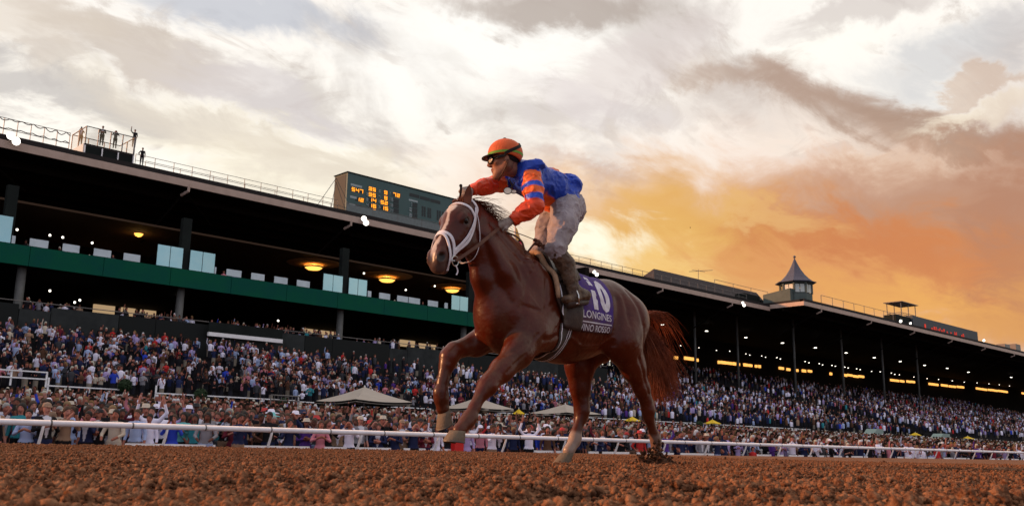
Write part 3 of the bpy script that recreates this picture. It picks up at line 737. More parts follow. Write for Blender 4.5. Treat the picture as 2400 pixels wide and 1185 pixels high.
for i, zy in enumerate((415, 470, 525, 578)): number(str(i + 1), 1108, zy, m_dim, 1.0, False, 'painted_number')
def slot(zx0, zy0, zx1, zy1, m_=m_slot, nm='blank_window'):
    a = P(*board_px(zx0, zy0), TY); zc_ = P(*board_px((zx0 + zx1) / 2, (zy0 + zy1) / 2), TY).z; b = P(*board_px(zx1, zy1), TY); h = abs(zy1 - zy0) / 4.231 * .036
    MB().box((a.x, TY - .014, zc_ - h), (b.x, TY - .004, zc_ + h * .0 + h)).build(nm, m_, TB)
for zy in (385, 432, 482): slot(938, zy - 16, 992, zy + 16)
slot(560, 430, 628, 470)
for zy in (428, 482, 535, 588):
    slot(1128, zy - 18, 1150, zy + 18); slot(1154, zy - 16, 1176, zy + 20)
for cx in (1228, 1250, 1285, 1305, 1378, 1400, 1430):
    for k in range(3): slot(cx - 8, 452 + (cx - 1228) * .27 + 34 * k - 12, cx + 8, 452 + (cx - 1228) * .27 + 34 * k + 12)
for a in range(3): slot(1098 + a * 104, 320 + a * 29, 1196 + a * 104, 344 + a * 29)
for (a, b, c_, d) in ((515, 226, 628, 240), (510, 340, 575, 356), (500, 412, 560, 424), (1092, 376, 1180, 388)): slot(a, b, c_, d, m_dim, 'painted_line')
railing('pale solid guard rail in front of the numbers board', Xp(812, RY + .5, .222), Xp(1190, RY + .5, .222), RY + .5, zA + .8, 1.05, 3.8, (1.0,), .04, nm='guard_rail')
MB().box((Xp(812, RY + .5, .222), RY + .48, zA + .8), (Xp(1190, RY + .5, .222), RY + .5, zA + 1.75)).build('guard_panel', mat('grey_mesh_panel', (.17, .20, .205), rough=.6, noise=(3, (.11, .13, .13), .6)), bpy.data.objects['guard_rail'])
t_ = thing('guy_wire', tuple(P(745, 480, TY)), 'stay wires running from the numbers board down to the roof', 'wire')
MB().tube([(tx0, TY + 2.3, tz1 - .2), P(740, 486, TY + 1)], .04, 4).build('wire', m_rail, t_); MB().tube([(tx0, TY + 2.3, tz1 - .6), P(775, 492, TY + 1)], .04, 4).build('wire', m_rail, t_)

# flag behind the knee
FL = thing('flag', tuple(P(1235, 598, RY + 2)), 'limp red and yellow flag on a roof pole seen between reins and knee', 'flag')
MB().tube([P(1207, 606, RY + 2), P(1207, 525, RY + 2)], .06, 5).build('flagpole', m_wrail, FL)
for (c_, pts) in (((.75, .04, .10), ((1208, 568), (1219, 560), (1232, 596), (1224, 600))), ((.80, .42, .12), ((1208, 530), (1212, 536), (1222, 566), (1208, 566)))):
    V = [P(a, b, RY + 2) for a, b in pts]; V2 = [v + Vector((.05, .25, 0)) for v in V]
    MB().add(V + V2, [(0, 1, 2, 3), (7, 6, 5, 4), (0, 4, 5, 1), (1, 5, 6, 2), (2, 6, 7, 3), (3, 7, 4, 0)]).build('flag_cloth', mat('flag_cloth', c_, rough=.8), FL)

# dark pitched plant house, aerial, turret
PH = thing('roof_building', tuple(P(1650, 680, RY + 10)), 'long low dark pitched-roof building standing on the grandstand roof', 'building')
pa, pb, pc = P(1512, 655, RY + 8), P(1590, 645, RY + 8), P(1795, 693, RY + 8)
x0, x1 = pa.x, pc.x; zz = zr + .1; ztop = P(1590, 647, RY + 11).z
MB().add([(x0, RY + 6, zz), (x1, RY + 6, zz), (x1, RY + 14, zz), (x0, RY + 14, zz), (x0 + 5, RY + 10, ztop), (x1, RY + 10, ztop)], [(0, 1, 5, 4), (2, 3, 4, 5), (0, 4, 3), (1, 2, 5), (3, 2, 1, 0)]).build('pitched_roof', mat('dark_shingles', (.055, .042, .042), rough=.85, noise=(2, (.035, .028, .03), .7)), PH)
q = P(1590, 650, RY + 10); MB().box((q.x - .2, q.y, q.z - .5), (q.x + 1.6, q.y + 1, q.z + .45)).build('roof_vent', m_dark, PH)
AN = thing('aerial', tuple(P(1640, 660, RY + 10)), 'thin television aerial with crossbars on the dark roof building', 'aerial')
MB().tube([P(1636, 672, RY + 10), P(1637, 631, RY + 10)], .05, 5).build('mast', m_rail, AN)
MB().tube([P(1615, 636, RY + 10), P(1670, 633, RY + 10)], .045, 5).tube([P(1622, 632, RY + 10), P(1652, 637, RY + 10)], .035, 5).build('crossbar', m_rail, AN)
TU = thing('turret', tuple(P(1868, 700, RY - 1)), 'small octagonal turret with flared pointed slate roof and lit white windows at the roof corner', 'turret')
TYc = RYB + 3.5; tc_ = P(1866, 690, TYc); s_px = (.694 * tc_.x + .72 * TYc) / F
zE = P(1864, 663, TYc).z; zT = P(1859, 604, TYc).z; zG = P(1864, 716, TYc).z; zW1, zW0 = P(1864, 669, TYc).z, P(1864, 689, TYc).z
m_tur = mat('turret_grey_green', (.10, .125, .118), rough=.75, noise=(.8, (.07, .09, .085), .7)); m_slate = mat('slate_blue_roof', (.085, .090, .13), rough=.7, noise=(3, (.05, .055, .08), .7), bump=(8, .3))
Rb = 37 * s_px; hgt = zT - zE
prof = [(1.22, 0), (1.0, .05), (.78, .17), (.55, .33), (.34, .54), (.17, .76), (.05, .95), (.02, 1.0)]
def octa(r): return [(tc_.x + r * math.cos(rad(22.5 + 45 * k)), tc_.y + r * math.sin(rad(22.5 + 45 * k))) for k in range(8)]
V = []; Fs = []
for (rr2, hh2) in prof: V += [(x, y, zE + hgt * hh2) for x, y in octa(Rb * rr2 * 1.06)]
V2 = [(x, y, zE - .12) for x, y in octa(Rb * 1.29)]; n = len(V); V += V2
Fs = [(i * 8 + k, i * 8 + (k + 1) % 8, (i + 1) * 8 + (k + 1) % 8, (i + 1) * 8 + k) for i in range(len(prof) - 1) for k in range(8)] + [(n + k, n + (k + 1) % 8, (k + 1) % 8, k) for k in range(8)] + [tuple(range(n, n + 8))[::-1]]
rf = MB().add(V, Fs).build('roof', m_slate, TU)
MB().ball((tc_.x, tc_.y, zT + .25), .26, 10, 8).tube([(tc_.x, tc_.y, zT - .6), (tc_.x, tc_.y, zT + .2)], .09, 6).build('finial', m_rail, rf, True)
mb = MB(); 
for (za, zb2, r2) in ((zB + .75, zW0 - .1, 1.0), (zW1 + .1, zE, 1.0)):
    o8 = octa(Rb * r2); V = [(x, y, za) for x, y in o8] + [(x, y, zb2) for x, y in o8]; mb.add(V, [(k, (k + 1) % 8, 8 + (k + 1) % 8, 8 + k) for k in range(8)] + [tuple(range(8)), tuple(range(15, 7, -1))])
mb.build('wall', m_tur, TU)
o8 = octa(Rb * .97)
for k in range(8):
    x, y = o8[k]; MB().box((x - .16, y - .16, zW0 - .12), (x + .16, y + .16, zW1 + .12)).build('mullion', m_tur, TU)
m_blind = mat('white_blind', (.62, .66, .62), rough=.5, noise=(1, (.5, .54, .5), .5))
for k in range(8):
    a, b = Vector((*o8[k], 0)), Vector((*o8[(k + 1) % 8], 0)); mid_ = (a + b) / 2
    if k in (0, 1, 2): continue
    for h2 in (0, 1):
        p0 = a.lerp(b, .10 + .43 * h2); p1 = a.lerp(b, .47 + .43 * h2); nn = (mid_ - Vector((tc_.x, tc_.y, 0))).normalized() * .05
        MB().add([(p0.x, p0.y, zW0 + .05), (p1.x, p1.y, zW0 + .05), (p1.x, p1.y, zW1 - .05), (p0.x, p0.y, zW1 - .05)] + [(p.x - nn.x, p.y - nn.y, z) for p, z in ((p0, zW0 + .05), (p1, zW0 + .05), (p1, zW1 - .05), (p0, zW1 - .05))], [(0, 1, 2, 3), (7, 6, 5, 4), (0, 4, 5, 1), (1, 5, 6, 2), (2, 6, 7, 3), (3, 7, 4, 0)]).build('window', m_blind, TU)
AX = thing('roof_annex', tuple(P(1810, 710, RYB + 5)), 'low grey-green lean-to building joined to the left of the turret', 'building')
xa2 = XB + .35; ya, yb2 = RY + 1.5, TYc - Rb * .3
z0a = zB + .78; zl = P(1785, 690, ya).z; zh = P(1830, 669, yb2).z
MB().add([(xa2, yb2, z0a), (xa2 + 6, yb2, z0a), (xa2 + 6, ya, z0a), (xa2, ya, z0a), (xa2, yb2, zh), (xa2 + 6, yb2, zh), (xa2 + 6, ya, zl), (xa2, ya, zl)], [(3, 2, 1, 0), (4, 5, 6, 7), (0, 1, 5, 4), (1, 2, 6, 5), (2, 3, 7, 6), (3, 0, 4, 7)]).build('wall', m_tur, AX)
q = P(1760, 705, RY + 3); o = MB().box((q.x - 2, q.y, zr), (q.x + 3, q.y + 2, zr + 2.0)).box((q.x + 3.4, q.y, zr), (q.x + 6, q.y + 2, zr + 1.4)).build('roof_plant', m_dark); tag(o, 'dark ventilation boxes on the roof left of the turret annex', 'ventilation unit')
for px, py in ((1455, 646), (1490, 655)):
    q = P(px, py, RY + 1.6); tag(MB().box((q.x - .8, q.y, zr), (q.x + .9, q.y + 1.2, q.z + .2)).build('roof_vent', m_rail), ('left' if px < 1480 else 'right') + ' one of two small vent boxes on the roof over the horse rump', 'vent', 'small vents on the roof')
# red-letter board and scaffold on the far roof
RBD = thing('message_board', tuple(P(2200, 770, RYB + 1)), 'long dark message board with red lit characters on the far roof', 'sign')
bx0, bx1 = P(2105, 750, RYB + 1).x, P(2291, 780, RYB + 1).x; bz1 = Zk(.2565, RYB + 1)
MB().box((bx0 + 7, RYB + 1, zB + .8), (bx1, RYB + 4, bz1)).build('board_body', mat('blue_grey_board', (.05, .06, .075), rough=.6), RBD)
MB().box((bx0, RYB + 1.4, zB + .8), (bx0 + 6.9, RYB + 4, bz1 - .5)).build('cabinet', m_dark, RBD)
m_redl = mat('red_letter_light', (.4, .02, .01), emit=(1, .05, .02), es=.5)
x = P(2182, 760, RYB + 1).x; random.seed(3)
random.seed(3); xe_ = P(2256, 775, RYB + 1).x
while x < xe_:
    if random.random() < .8:
        mbs = MB()
        for k in range(3):
            if random.random() < .75 or k == 1: mbs.box((x + random.uniform(0, .3), RYB + .93, bz1 - 2.2 + k * .32), (x + random.uniform(.45, .95), RYB + .99, bz1 - 1.94 + k * .32))
        mbs.build('lit_character', m_redl, RBD)
    x += 1.0
MB().box((P(2166, 758, RYB + 1).x, RYB + .93, bz1 - 2.4), (P(2169, 758, RYB + 1).x, RYB + .99, bz1 - 1.2)).build('lit_character', m_redl, RBD)
SCF = thing('scaffold_tower', tuple(P(2130, 745, RYB + 4)), 'open scaffold tower with a flat top behind the left end of the message board', 'scaffold')
sx0, sx1 = P(2113, 740, RYB + 4).x, P(2146, 740, RYB + 4).x; szt = P(2125, 711, RYB + 4).z
for xx in (sx0, (sx0 + sx1) / 2, sx1):
    for yy in (RYB + 4, RYB + 7): MB().tube([(xx, yy, zB + .8), (xx, yy, szt)], .09, 5).build('leg', m_rail, SCF)
MB().box((sx0 - .6, RYB + 3.5, szt), (sx1 + .6, RYB + 7.5, szt + .14)).build('top', m_rail, SCF)
for z in np.linspace(szt - 3.3, szt - 2.2, 4): MB().tube([(sx0, RYB + 4, z), (sx1, RYB + 4, z), (sx1, RYB + 7, z), (sx0, RYB + 7, z), (sx0, RYB + 4, z)], .07, 4).build('rail', m_rail, SCF)
for px in (2360, 2385): q = P(px, 806, RYB + 2); tag(MB().box((q.x - 1.5, q.y, zB + .8), (q.x + 2, q.y + 2, q.z)).build('roof_vent', m_rail), 'small low vent box near the far right end of the roof, %s one' % ('left' if px < 2370 else 'right'), 'vent', 'vents at far end of roof')

TRY, TRZ = 24.0, Zk(.0303, 24.0)
# ---- track rail, white fence, apron furniture
TR = thing('track_rail', (20, 24, 0), 'white safety rail with curved posts between the dirt track and the crowd', 'rail')
MB().tube([(-40, TRY, TRZ), (500, TRY, TRZ)], [.072, .072], 12).build('top_rail', m_wrail, TR, True)
pm = None
for i in range(-6, 140):
    x = 7.78 + i * 3.043
    if pm is None:
        o = MB().tube([(x, TRY, TRZ - .04), (x, TRY + .03, TRZ - .16), (x, TRY + .10, TRZ - .32), (x, TRY + .20, TRZ - .50), (x, TRY + .30, -.6)], [.036, .036, .037, .04, .048], 8, flat=1.0).build('post', m_wrail, TR, True); pm = (o, x)
    else: c_ = pm[0].copy(); COL.objects.link(c_); c_.location.x += x - pm[1]
jm = None
for i in range(-4, 190):
    x = 9.9 + i * 1.96
    if jm is None: o = MB().tube([(x - .02, TRY, TRZ), (x + .02, TRY, TRZ)], .076, 12).build('joint', m_rail, TR, True); jm = (o, x)
    else: c_ = jm[0].copy(); COL.objects.link(c_); c_.location.x += x - jm[1]
KR = thing('kerb_rail', (20, 24.8, 0), 'low white boards along the foot of the track rail', 'kerb')
km = None
for i in range(-12, 130):
    x = -8 + i * 3.0
    if km is None: o = MB().box((x + .02, 24.6, .06), (x + 2.5, 24.65, .155)).build('board', m_wrail, KR); km = (o, x)
    else:
        if (i * 7) % 5 == 0: continue
        c_ = km[0].copy(); COL.objects.link(c_); c_.location.x += x - km[1]
WF = thing('picket_barrier', tuple(P(1600, 1050, 26)), 'low white horizontal-board barrier behind the rail to the right of the horse', 'fence')
fx0, fx1 = Xp(1290, 26, .02), Xp(1850, 26, .02)
for k, z in enumerate((.09, .21, .33)): MB().box((fx0, 26, z), (fx1, 26.04, z + .075)).build('board', m_wrail, WF)
n = int((fx1 - fx0) / 2.4)
for i in range(n + 1): x = fx0 + i * (fx1 - fx0) / n; MB().box((x - .04, 26.04, -.7), (x + .04, 26.10, .42)).build('post', m_wrail, WF)
q = P(1072, 1040, 24.5); tag(MB().box((q.x - .20, 24.4, -.7), (q.x + .20, 24.6, .40)).box((q.x - .22, 24.38, .40), (q.x + .22, 24.62, .44)).build('bin', mat('red_plastic', (.62, .02, .02), rough=.45)), 'bright red box standing by the rail under the raised near hoof', 'box')
# white double railing of the boxes
RBX = []
segs = ((-60, 110, .0605), (112, 300, .0515), (365, 690, .0505), (700, 1010, .0480), (1060, 1500, .0470), (1520, 1900, .0465))
nmz = ('far left above the dark wall', 'left, between far-left wall and first clipped bush', 'left centre, above the packed apron', 'centre, behind the first beige parasol', 'behind the horse legs', 'right of the horse tail')
for (a, b, k), w_ in zip(segs, nmz):
    Y = 61.5; x0, x1 = Xp(a, Y, k), Xp(b, Y, k); zz = max(Zk(k, Y), Z0 + .02)
    t_ = thing('box_railing', ((x0 + x1) / 2, Y, zz), 'white two-bar railing of the seating boxes, ' + w_, 'railing', 'white railings in front of the boxes')
    for dz in (.0, .42): MB().box((x0, Y, zz + dz - .06), (x1, Y + .06, zz + dz + .02)).build('bar', m_wrail, t_)
    n = max(2, int((x1 - x0) / 2.6))
    for i in range(n + 1): x = x0 + (x1 - x0) * i / n; MB().box((x - .05, Y + .06, zz - .5), (x + .05, Y + .12, zz + (.9 if i == 0 else .42))).build('post', m_wrail, t_)
# clipped round bushes in front of the boxes
m_leafd = mat('dark_bush_leaves', (.018, .035, .016), rough=.7, noise=(3, (.03, .06, .02), .8))
def bush(px, py, r_, lab):
    q = P(px, py, 60.6); V = []; Fs = []
    for i in range(900):
        d = np.array([random.gauss(0, 1), random.gauss(0, 1), random.gauss(0, 1)]); d /= np.linalg.norm(d); c_ = Vector(d * r_ * random.uniform(.72, 1.05)) + q
        u = Vector((random.gauss(0, 1), random.gauss(0, 1), random.gauss(0, 1))).normalized(); w = u.cross(Vector(d)).normalized(); s_ = .085
        b = len(V); V += [c_ + u * s_, c_ + w * s_ * .6, c_ - u * s_, c_ - w * s_ * .6]; Fs.append((b, b + 1, b + 2, b + 3))
    t_ = thing('round_bush', (q.x, q.y, z_apron(60.6)), lab, 'bush', 'clipped round bushes in front of the boxes')
    MB().add(V, Fs).ball(q, r_ * .72, 10, 8).build('foliage', m_leafd, t_); MB().tube([(q.x, q.y, z_apron(60.6)), (q.x, q.y, q.z - r_ * .6)], .06, 6).build('trunk', m_rail, t_)
for px, py, l in ((293, 903, 'leftmost clipped dark round bush in front of the white box railing'), (470, 924, 'second clipped dark round bush from the left'), (664, 946, 'third clipped dark bush, left of the first beige parasol'), (1640, 995, 'dark round bush right of the horse tail near a yellow parasol')): bush(px, py, .42, l)
# beige parasols
m_can = mat('beige_canvas', (.42, .36, .31), rough=.85, noise=(1.5, (.33, .28, .24), .5))
def parasol(px, py, half, rise, Y, lab, col=m_can, grp='beige square parasols on the apron', drop=.14):
    top = P(px, py, Y); ez = top.z - rise; t_ = thing('parasol', (top.x, top.y, z_apron(Y)), lab, 'parasol', grp)
    n = 6; V = []
    for i in range(4):
        pass
    cor = [Vector((top.x + sx * half, top.y + sy * half, ez)) for sx, sy in ((-1, -1), (1, -1), (1, 1), (-1, 1))]
    V = [top.copy()]; Fs = []
    for s_ in range(4):
        a, b = cor[s_], cor[(s_ + 1) % 4]
        base_ = len(V)
        for r_ in range(1, n + 1):
            f_ = r_ / n
            for c2 in range(n + 1):
                e = a.lerp(b, c2 / n); p = top.lerp(e, f_); sag = .07 * rise * math.sin(math.pi * f_) + .10 * rise * math.sin(math.pi * c2 / n) * f_; p.z -= sag; V.append(p)
        for c2 in range(n): Fs.append((0, base_ + c2, base_ + c2 + 1))
        for r_ in range(n - 1):
            for c2 in range(n): i0 = base_ + r_ * (n + 1) + c2; Fs.append((i0, i0 + n + 1, i0 + n + 2, i0 + 1))
        bb = base_ + (n - 1) * (n + 1); vb = len(V)
        for c2 in range(n + 1): V.append(V[bb + c2] - Vector((0, 0, drop)))
        for c2 in range(n): Fs.append((bb + c2, vb + c2, vb + c2 + 1, bb + c2 + 1))
    nn = len(V); V2 = [v - Vector((0, 0, .025)) for v in V]; Fs2 = [tuple(i + nn for i in f)[::-1] for f in Fs]
    cp = MB().add(V + V2, Fs + Fs2).build('canopy', col, t_)
    MB().tube([(top.x, top.y, z_apron(Y)), (top.x, top.y, top.z + .1)], .045 if half > 1 else .03, 8).build('pole', m_wrail, t_)
    if half > 1:
        for c_ in cor: MB().tube([top - Vector((0, 0, .12)), c_ - Vector((0, 0, .05))], .025, 4).build('rib', m_rail, t_)
    return t_
parasol(855, 906, 2.25, .95, 52, 'large beige square parasol on the apron left of the horse')
parasol(1120, 930, 1.95, .85, 54, 'beige square parasol behind the front legs of the horse')
parasol(1325, 946, 2.15, .80, 55, 'beige square parasol behind the hind legs of the horse')
m_yel = mat('yellow_canvas', (.75, .50, .02), rough=.7, noise=(2, (.6, .36, .02), .5))
for px, py, l, h_ in ((1216, 957, 'between the second and third beige parasols', .35), (1482, 975, 'just left of the near hind leg', .55), (1670, 982, 'right of the horse tail by a dark bush', .6), (2145, 1012, 'on the far right apron, left one', .6), (2268, 1021, 'on the far right apron, rightmost', .75), (1797, 1022, 'tiny yellow-green, above the white barrier end', .35)):
    parasol(px, py, h_, .38, 55 if px < 2000 else 56, 'small yellow parasol ' + l, m_yel, 'small yellow parasols', .05)
# white tent-like steps to the right
for px, py, w_, h_, l in ((2060, 1002, 2.6, 1.5, 'pale sloping canvas stair cover in front of the far boxes, left one'), (2215, 1010, 3.4, 1.4, 'pale green sloping stair cover in front of the far boxes, right one')):
    q = P(px, py, 57.5); z = z_apron(57.5) + 1.0
    tag(MB().add([(q.x - w_, q.y, z), (q.x + w_ * .5, q.y, z), (q.x + w_ * .5, q.y + 1.5, z), (q.x - w_, q.y + 1.5, z), (q.x - w_ * .2, q.y, z + h_), (q.x + w_ * .5, q.y, z + h_), (q.x + w_ * .5, q.y + 1.5, z + h_), (q.x - w_ * .2, q.y + 1.5, z + h_)], [(3, 2, 1, 0), (4, 5, 6, 7), (0, 1, 5, 4), (1, 2, 6, 5), (2, 3, 7, 6), (3, 0, 4, 7)]).build('stair_cover', mat('pale_green_canvas', (.26, .34, .31), rough=.8)), l, 'stair cover')
# low black apron sign frame
q = P(665, 985, 52); SGN = thing('metal_gate', (q.x, q.y, z_apron(52)), 'grey metal frame gate among the crowd below the third round bush', 'gate')
z = z_apron(52)
for a, b in (((-1, 0), (-1, 2.3)), ((1, 0), (1, 2.3)), ((-1, 2.3), (1, 2.3)), ((-1, 2.0), (1, 2.0))): MB().tube([(q.x + a[0], q.y, z + a[1]), (q.x + b[0], q.y, z + b[1])], .04, 5).build('frame', m_rail, SGN)
for i in range(9): x = q.x - 1 + .25 * i; MB().tube([(x, q.y, z + 2.0), (x, q.y, z + 2.3)], .02, 4).build('bar', m_rail, SGN)

# ------------------------------------------------------------------ people
SKINS = [(.42, .165, .125), (.37, .14, .10), (.32, .12, .085), (.22, .085, .06), (.13, .05, .036), (.44, .20, .155)]
TONES = {'white': (.80, .76, .92), 'pale blue': (.36, .44, .68), 'lavender': (.42, .33, .60), 'navy': (.020, .026, .075), 'black': (.014, .013, .016), 'charcoal': (.05, .05, .058),
         'grey': (.22, .21, .24), 'tan': (.30, .19, .13), 'cream': (.52, .44, .36), 'red': (.50, .035, .035), 'pink': (.62, .22, .28), 'burgundy': (.15, .02, .035), 'teal': (.04, .25, .30),
         'royal blue': (.03, .06, .45), 'purple': (.10, .04, .25), 'brown': (.11, .055, .035), 'green': (.05, .17, .07), 'orange': (.65, .17, .04), 'turquoise': (.16, .50, .52)}
HAIRS = {'dark hair': (.014, .010, .008), 'brown hair': (.06, .030, .016), 'blond hair': (.22, .13, .06), 'grey hair': (.28, .27, .26)}
def person_material():
    m_ = bpy.data.materials.new('person_skin_and_clothes'); m_.use_nodes = True; nt = m_.node_tree; b = nt.nodes['Principled BSDF']; b.inputs['Roughness'].default_value = .85; b.inputs['Specular IOR Level'].default_value = .1
    at = nt.nodes.new('ShaderNodeAttribute'); at.attribute_name = 'part'; sp = nt.nodes.new('ShaderNodeSeparateColor'); nt.links.new(at.outputs['Color'], sp.inputs[0])
    acc = None
    for nm, ch in (('trousers', 2), ('shirt', 1), ('inner', None), ('skin', 0)):
        a = nt.nodes.new('ShaderNodeAttribute'); a.attribute_type = 'OBJECT'; a.attribute_name = nm
        x = nt.nodes.new('ShaderNodeMix'); x.data_type = 'RGBA'
        if acc is None: x.inputs[6].default_value = (.015, .012, .012, 1)
        else: nt.links.new(acc, x.inputs[6])
        nt.links.new(a.outputs['Color'], x.inputs[7])
        if ch is None: nt.links.new(at.outputs['Alpha'], x.inputs[0])
        else: nt.links.new(sp.outputs[ch], x.inputs[0])
        acc = x.outputs[2]
    nt.links.new(acc, b.inputs['Base Color']); return m_
m_person = person_material()
def tone_mat(nm):
    m_ = bpy.data.materials.new(nm); m_.use_nodes = True; b = m_.node_tree.nodes['Principled BSDF']; b.inputs['Roughness'].default_value = .8
    a = m_.node_tree.nodes.new('ShaderNodeAttribute'); a.attribute_type = 'OBJECT'; a.attribute_name = 'tone'; m_.node_tree.links.new(a.outputs['Color'], b.inputs['Base Color']); return m_
m_tone = tone_mat('hair_or_hat')
def person_mesh(nm, pose, build=1.0, dress=False, jacket=False):
    """standing figure facing -Y, feet at the origin; one continuous body"""
    v = Vox((-.62, -.62, -.02), (.62, .42, 2.36), .020); w = build
    sh, hp = 1.44, .94
    for s_ in (-1, 1):
        v.chain([(s_ * .095, 0, hp), (s_ * .10, -.01, .52), (s_ * .11, .01, .09)], [.10 * w, .072 * w, .046], .03)
        v.rc((s_ * .11, .02, .045), .040, (s_ * .12, -.13, .035), .036, .02)
    v.chain([(0, 0, .96), (0, .0, 1.16), (0, -.01, 1.34)], [.125 * w, .112 * w, .125 * w], .05, sc=(1.25, .9, 1))
    v.rc((-.16 * w, 0, 1.41), .068, (.16 * w, 0, 1.41), .068, .05)
    if dress:
        v.rc((0, 0, .92), .15 * w, (0, .0, .55), .22 * w, .03)
    v.rc((0, 0, 1.44), .055, (0, -.015, 1.56), .05, .03)
    v.el((0, -.015, 1.655), (.078, .095, .115), .02); v.el((0, -.085, 1.60), (.045, .035, .045), .02); v.rc((0, -.10, 1.66), .014, (0, -.118, 1.635), .016, .01)
    A = {'down': [((.24, .02, 1.15), (.26, -.08, .90))] * 2, 'clap': [((.28, -.06, 1.16), (.06, -.30, 1.26))] * 2, 'phone': [((.26, -.16, 1.24), (.07, -.32, 1.55))] * 2,
         'binoculars': [((.30, -.12, 1.30), (.07, -.16, 1.64))] * 2, 'lean': [((.27, -.10, 1.16), (.16, -.38, 1.05))] * 2,
         'wave': [((.36, -.03, 1.60), (.34, -.10, 1.92)), ((.24, .02, 1.15), (.20, -.14, .96))], 'cheer': [((.38, -.02, 1.62), (.30, -.10, 1.95))] * 2, 'folded': [((.27, -.05, 1.15), (-.02, -.20, 1.16)), ((.27, -.05, 1.15), (-.02, -.20, 1.20))],
         'hip': [((.34, .02, 1.18), (.20, -.06, 1.02)), ((.24, .02, 1.15), (.26, -.08, .90))]}[pose]
    hands = []
    for s_, (e, h) in zip((-1, 1), A):
        e = (s_ * e[0], e[1], e[2]); h = (s_ * h[0], h[1], h[2]); v.chain([(s_ * .19 * w, 0, 1.40), e], [.058, .046], .02); v.rc(e, .044, h, .033, .02)
        d = np.array(h) - np.array(e); d = d / np.linalg.norm(d); v.rc(h, .036, tuple(np.array(h) + d * .085), .032, .015); hands.append(np.array(h))
    V, Fq = v.mesh(); V = relax(V, Fq, 1, .4)
    z = V[:, 2]; neck = (z > 1.50) & (np.hypot(V[:, 0], V[:, 1]) < .2); hand = np.zeros(len(V), bool)
    for h in hands:
        hand |= np.linalg.norm(V - h, axis=1) < .11
    skin = neck | hand; shoe = z < .085
    if dress: skin |= (z < .50) & ~shoe
    tr = (z < (.0 if dress else .97)) & ~skin & ~shoe
    part = np.zeros((len(V), 4), np.float32); part[skin, 0] = 1; part[~skin & ~tr & ~shoe, 1] = 1; part[tr, 2] = 1
    if jacket:
        inn = (~skin) & (z > 1.0) & (V[:, 1] < -.05) & (np.abs(V[:, 0]) < .02 + .075 * (z - 1.0) / .45); part[inn, 3] = 1
    for (ex, ez, er) in ((-.034, 1.672, .022), (.034, 1.672, .022), (-.012, 1.592, .018), (.012, 1.592, .018)):  # eyes, mouth and socket shadow painted as dark spots on the face
        q_ = (np.hypot(V[:, 0] - ex, (V[:, 2] - ez) * 1.3) < er) & (V[:, 1] < -.05) & (z > 1.5); part[q_, 0] = .35
    # reuse alpha for the open shirt front
    me = bpy.data.meshes.new(nm); me2 = mesh_np(nm, V, Fq, m_person, True)
    a = me2.color_attributes.new('part', 'FLOAT_COLOR', 'POINT'); a.data.foreach_set('color', part.ravel()); bpy.data.meshes.remove(me); return me2
def hair_mesh(kind):
    if kind == 'short':
        v = Vox((-.15, -.18, 1.5), (.15, .15, 1.85), .018); v.el((0, .002, 1.690), (.090, .108, .108), .01); v.el((0, -.10, 1.615), (.080, .065, .082), .02, sub=True); v.el((0, 0, 1.50), (.2, .2, .09), .01, sub=True)
    elif kind == 'long':
        v = Vox((-.2, -.18, 1.3), (.2, .2, 1.85), .018); v.el((0, .006, 1.685), (.098, .112, .112), .01); v.rc((0, .05, 1.65), .095, (0, .06, 1.46), .085, .03, sc=(1.1, .7, 1)); v.el((0, -.10, 1.60), (.064, .075, .095), .02, sub=True)
    elif kind == 'cap':
        mb = MB(); mb.lathe((0, 0, 1.68), [(.098, 0), (.10, .03), (.085, .075), (.045, .105), (.01, .112)], 14); mb.add([(-.07, -.08, 1.685), (.07, -.08, 1.685), (.05, -.175, 1.675), (-.05, -.175, 1.675), (-.07, -.08, 1.70), (.07, -.08, 1.70), (.05, -.175, 1.685), (-.05, -.175, 1.685)], [(3, 2, 1, 0), (4, 5, 6, 7), (0, 1, 5, 4), (1, 2, 6, 5), (2, 3, 7, 6), (3, 0, 4, 7)]); return mesh_np('cap', mb.v, mb.f, m_tone)
    elif kind == 'fedora':
        mb = MB().lathe((0, 0, 1.70), [(.155, 0), (.15, .012), (.105, .02), (.098, .09), (.07, .115), (.01, .10)], 18); return mesh_np('fedora', mb.v, mb.f, m_tone, True)
    elif kind == 'wide':
        mb = MB().lathe((0, 0, 1.70), [(.25, -.02), (.24, .0), (.11, .03), (.10, .09), (.07, .12), (.01, .12)], 20); return mesh_np('wide_hat', mb.v, mb.f, m_tone, True)
    a, b = v.mesh(); return mesh_np('hair', relax(a, b, 2), b, m_tone, True)
HM = {k: hair_mesh(k) for k in ('short', 'long', 'cap', 'fedora', 'wide')}
PM = {}
for pose in ('down', 'clap', 'phone', 'binoculars', 'lean', 'wave', 'cheer', 'folded', 'hip'):
    PM[(pose, 'm')] = person_mesh('person_' + pose, pose, 1.0, False, False)
for pose in ('down', 'clap', 'phone', 'folded', 'wave'): PM[(pose, 'j')] = person_mesh('suited_' + pose, pose, 1.08, False, True)
for pose in ('down', 'clap', 'phone', 'wave', 'hip'): PM[(pose, 'd')] = person_mesh('dressed_' + pose, pose, .88, True, False)
m_phone = mat('phone_black', (.01, .01, .012), rough=.2)
ph_me = mesh_np('phone', *(lambda b: (b.v, b.f))(MB().box((-.04, -.44, 1.58), (.04, -.43, 1.74))), m_phone)
POSW = {'down': 'arms down', 'clap': 'clapping', 'phone': 'holding up a phone', 'binoculars': 'hands at eyes', 'lean': 'leaning forward', 'wave': 'waving one arm', 'cheer': 'both arms raised', 'folded': 'arms folded', 'hip': 'hand on hip'}
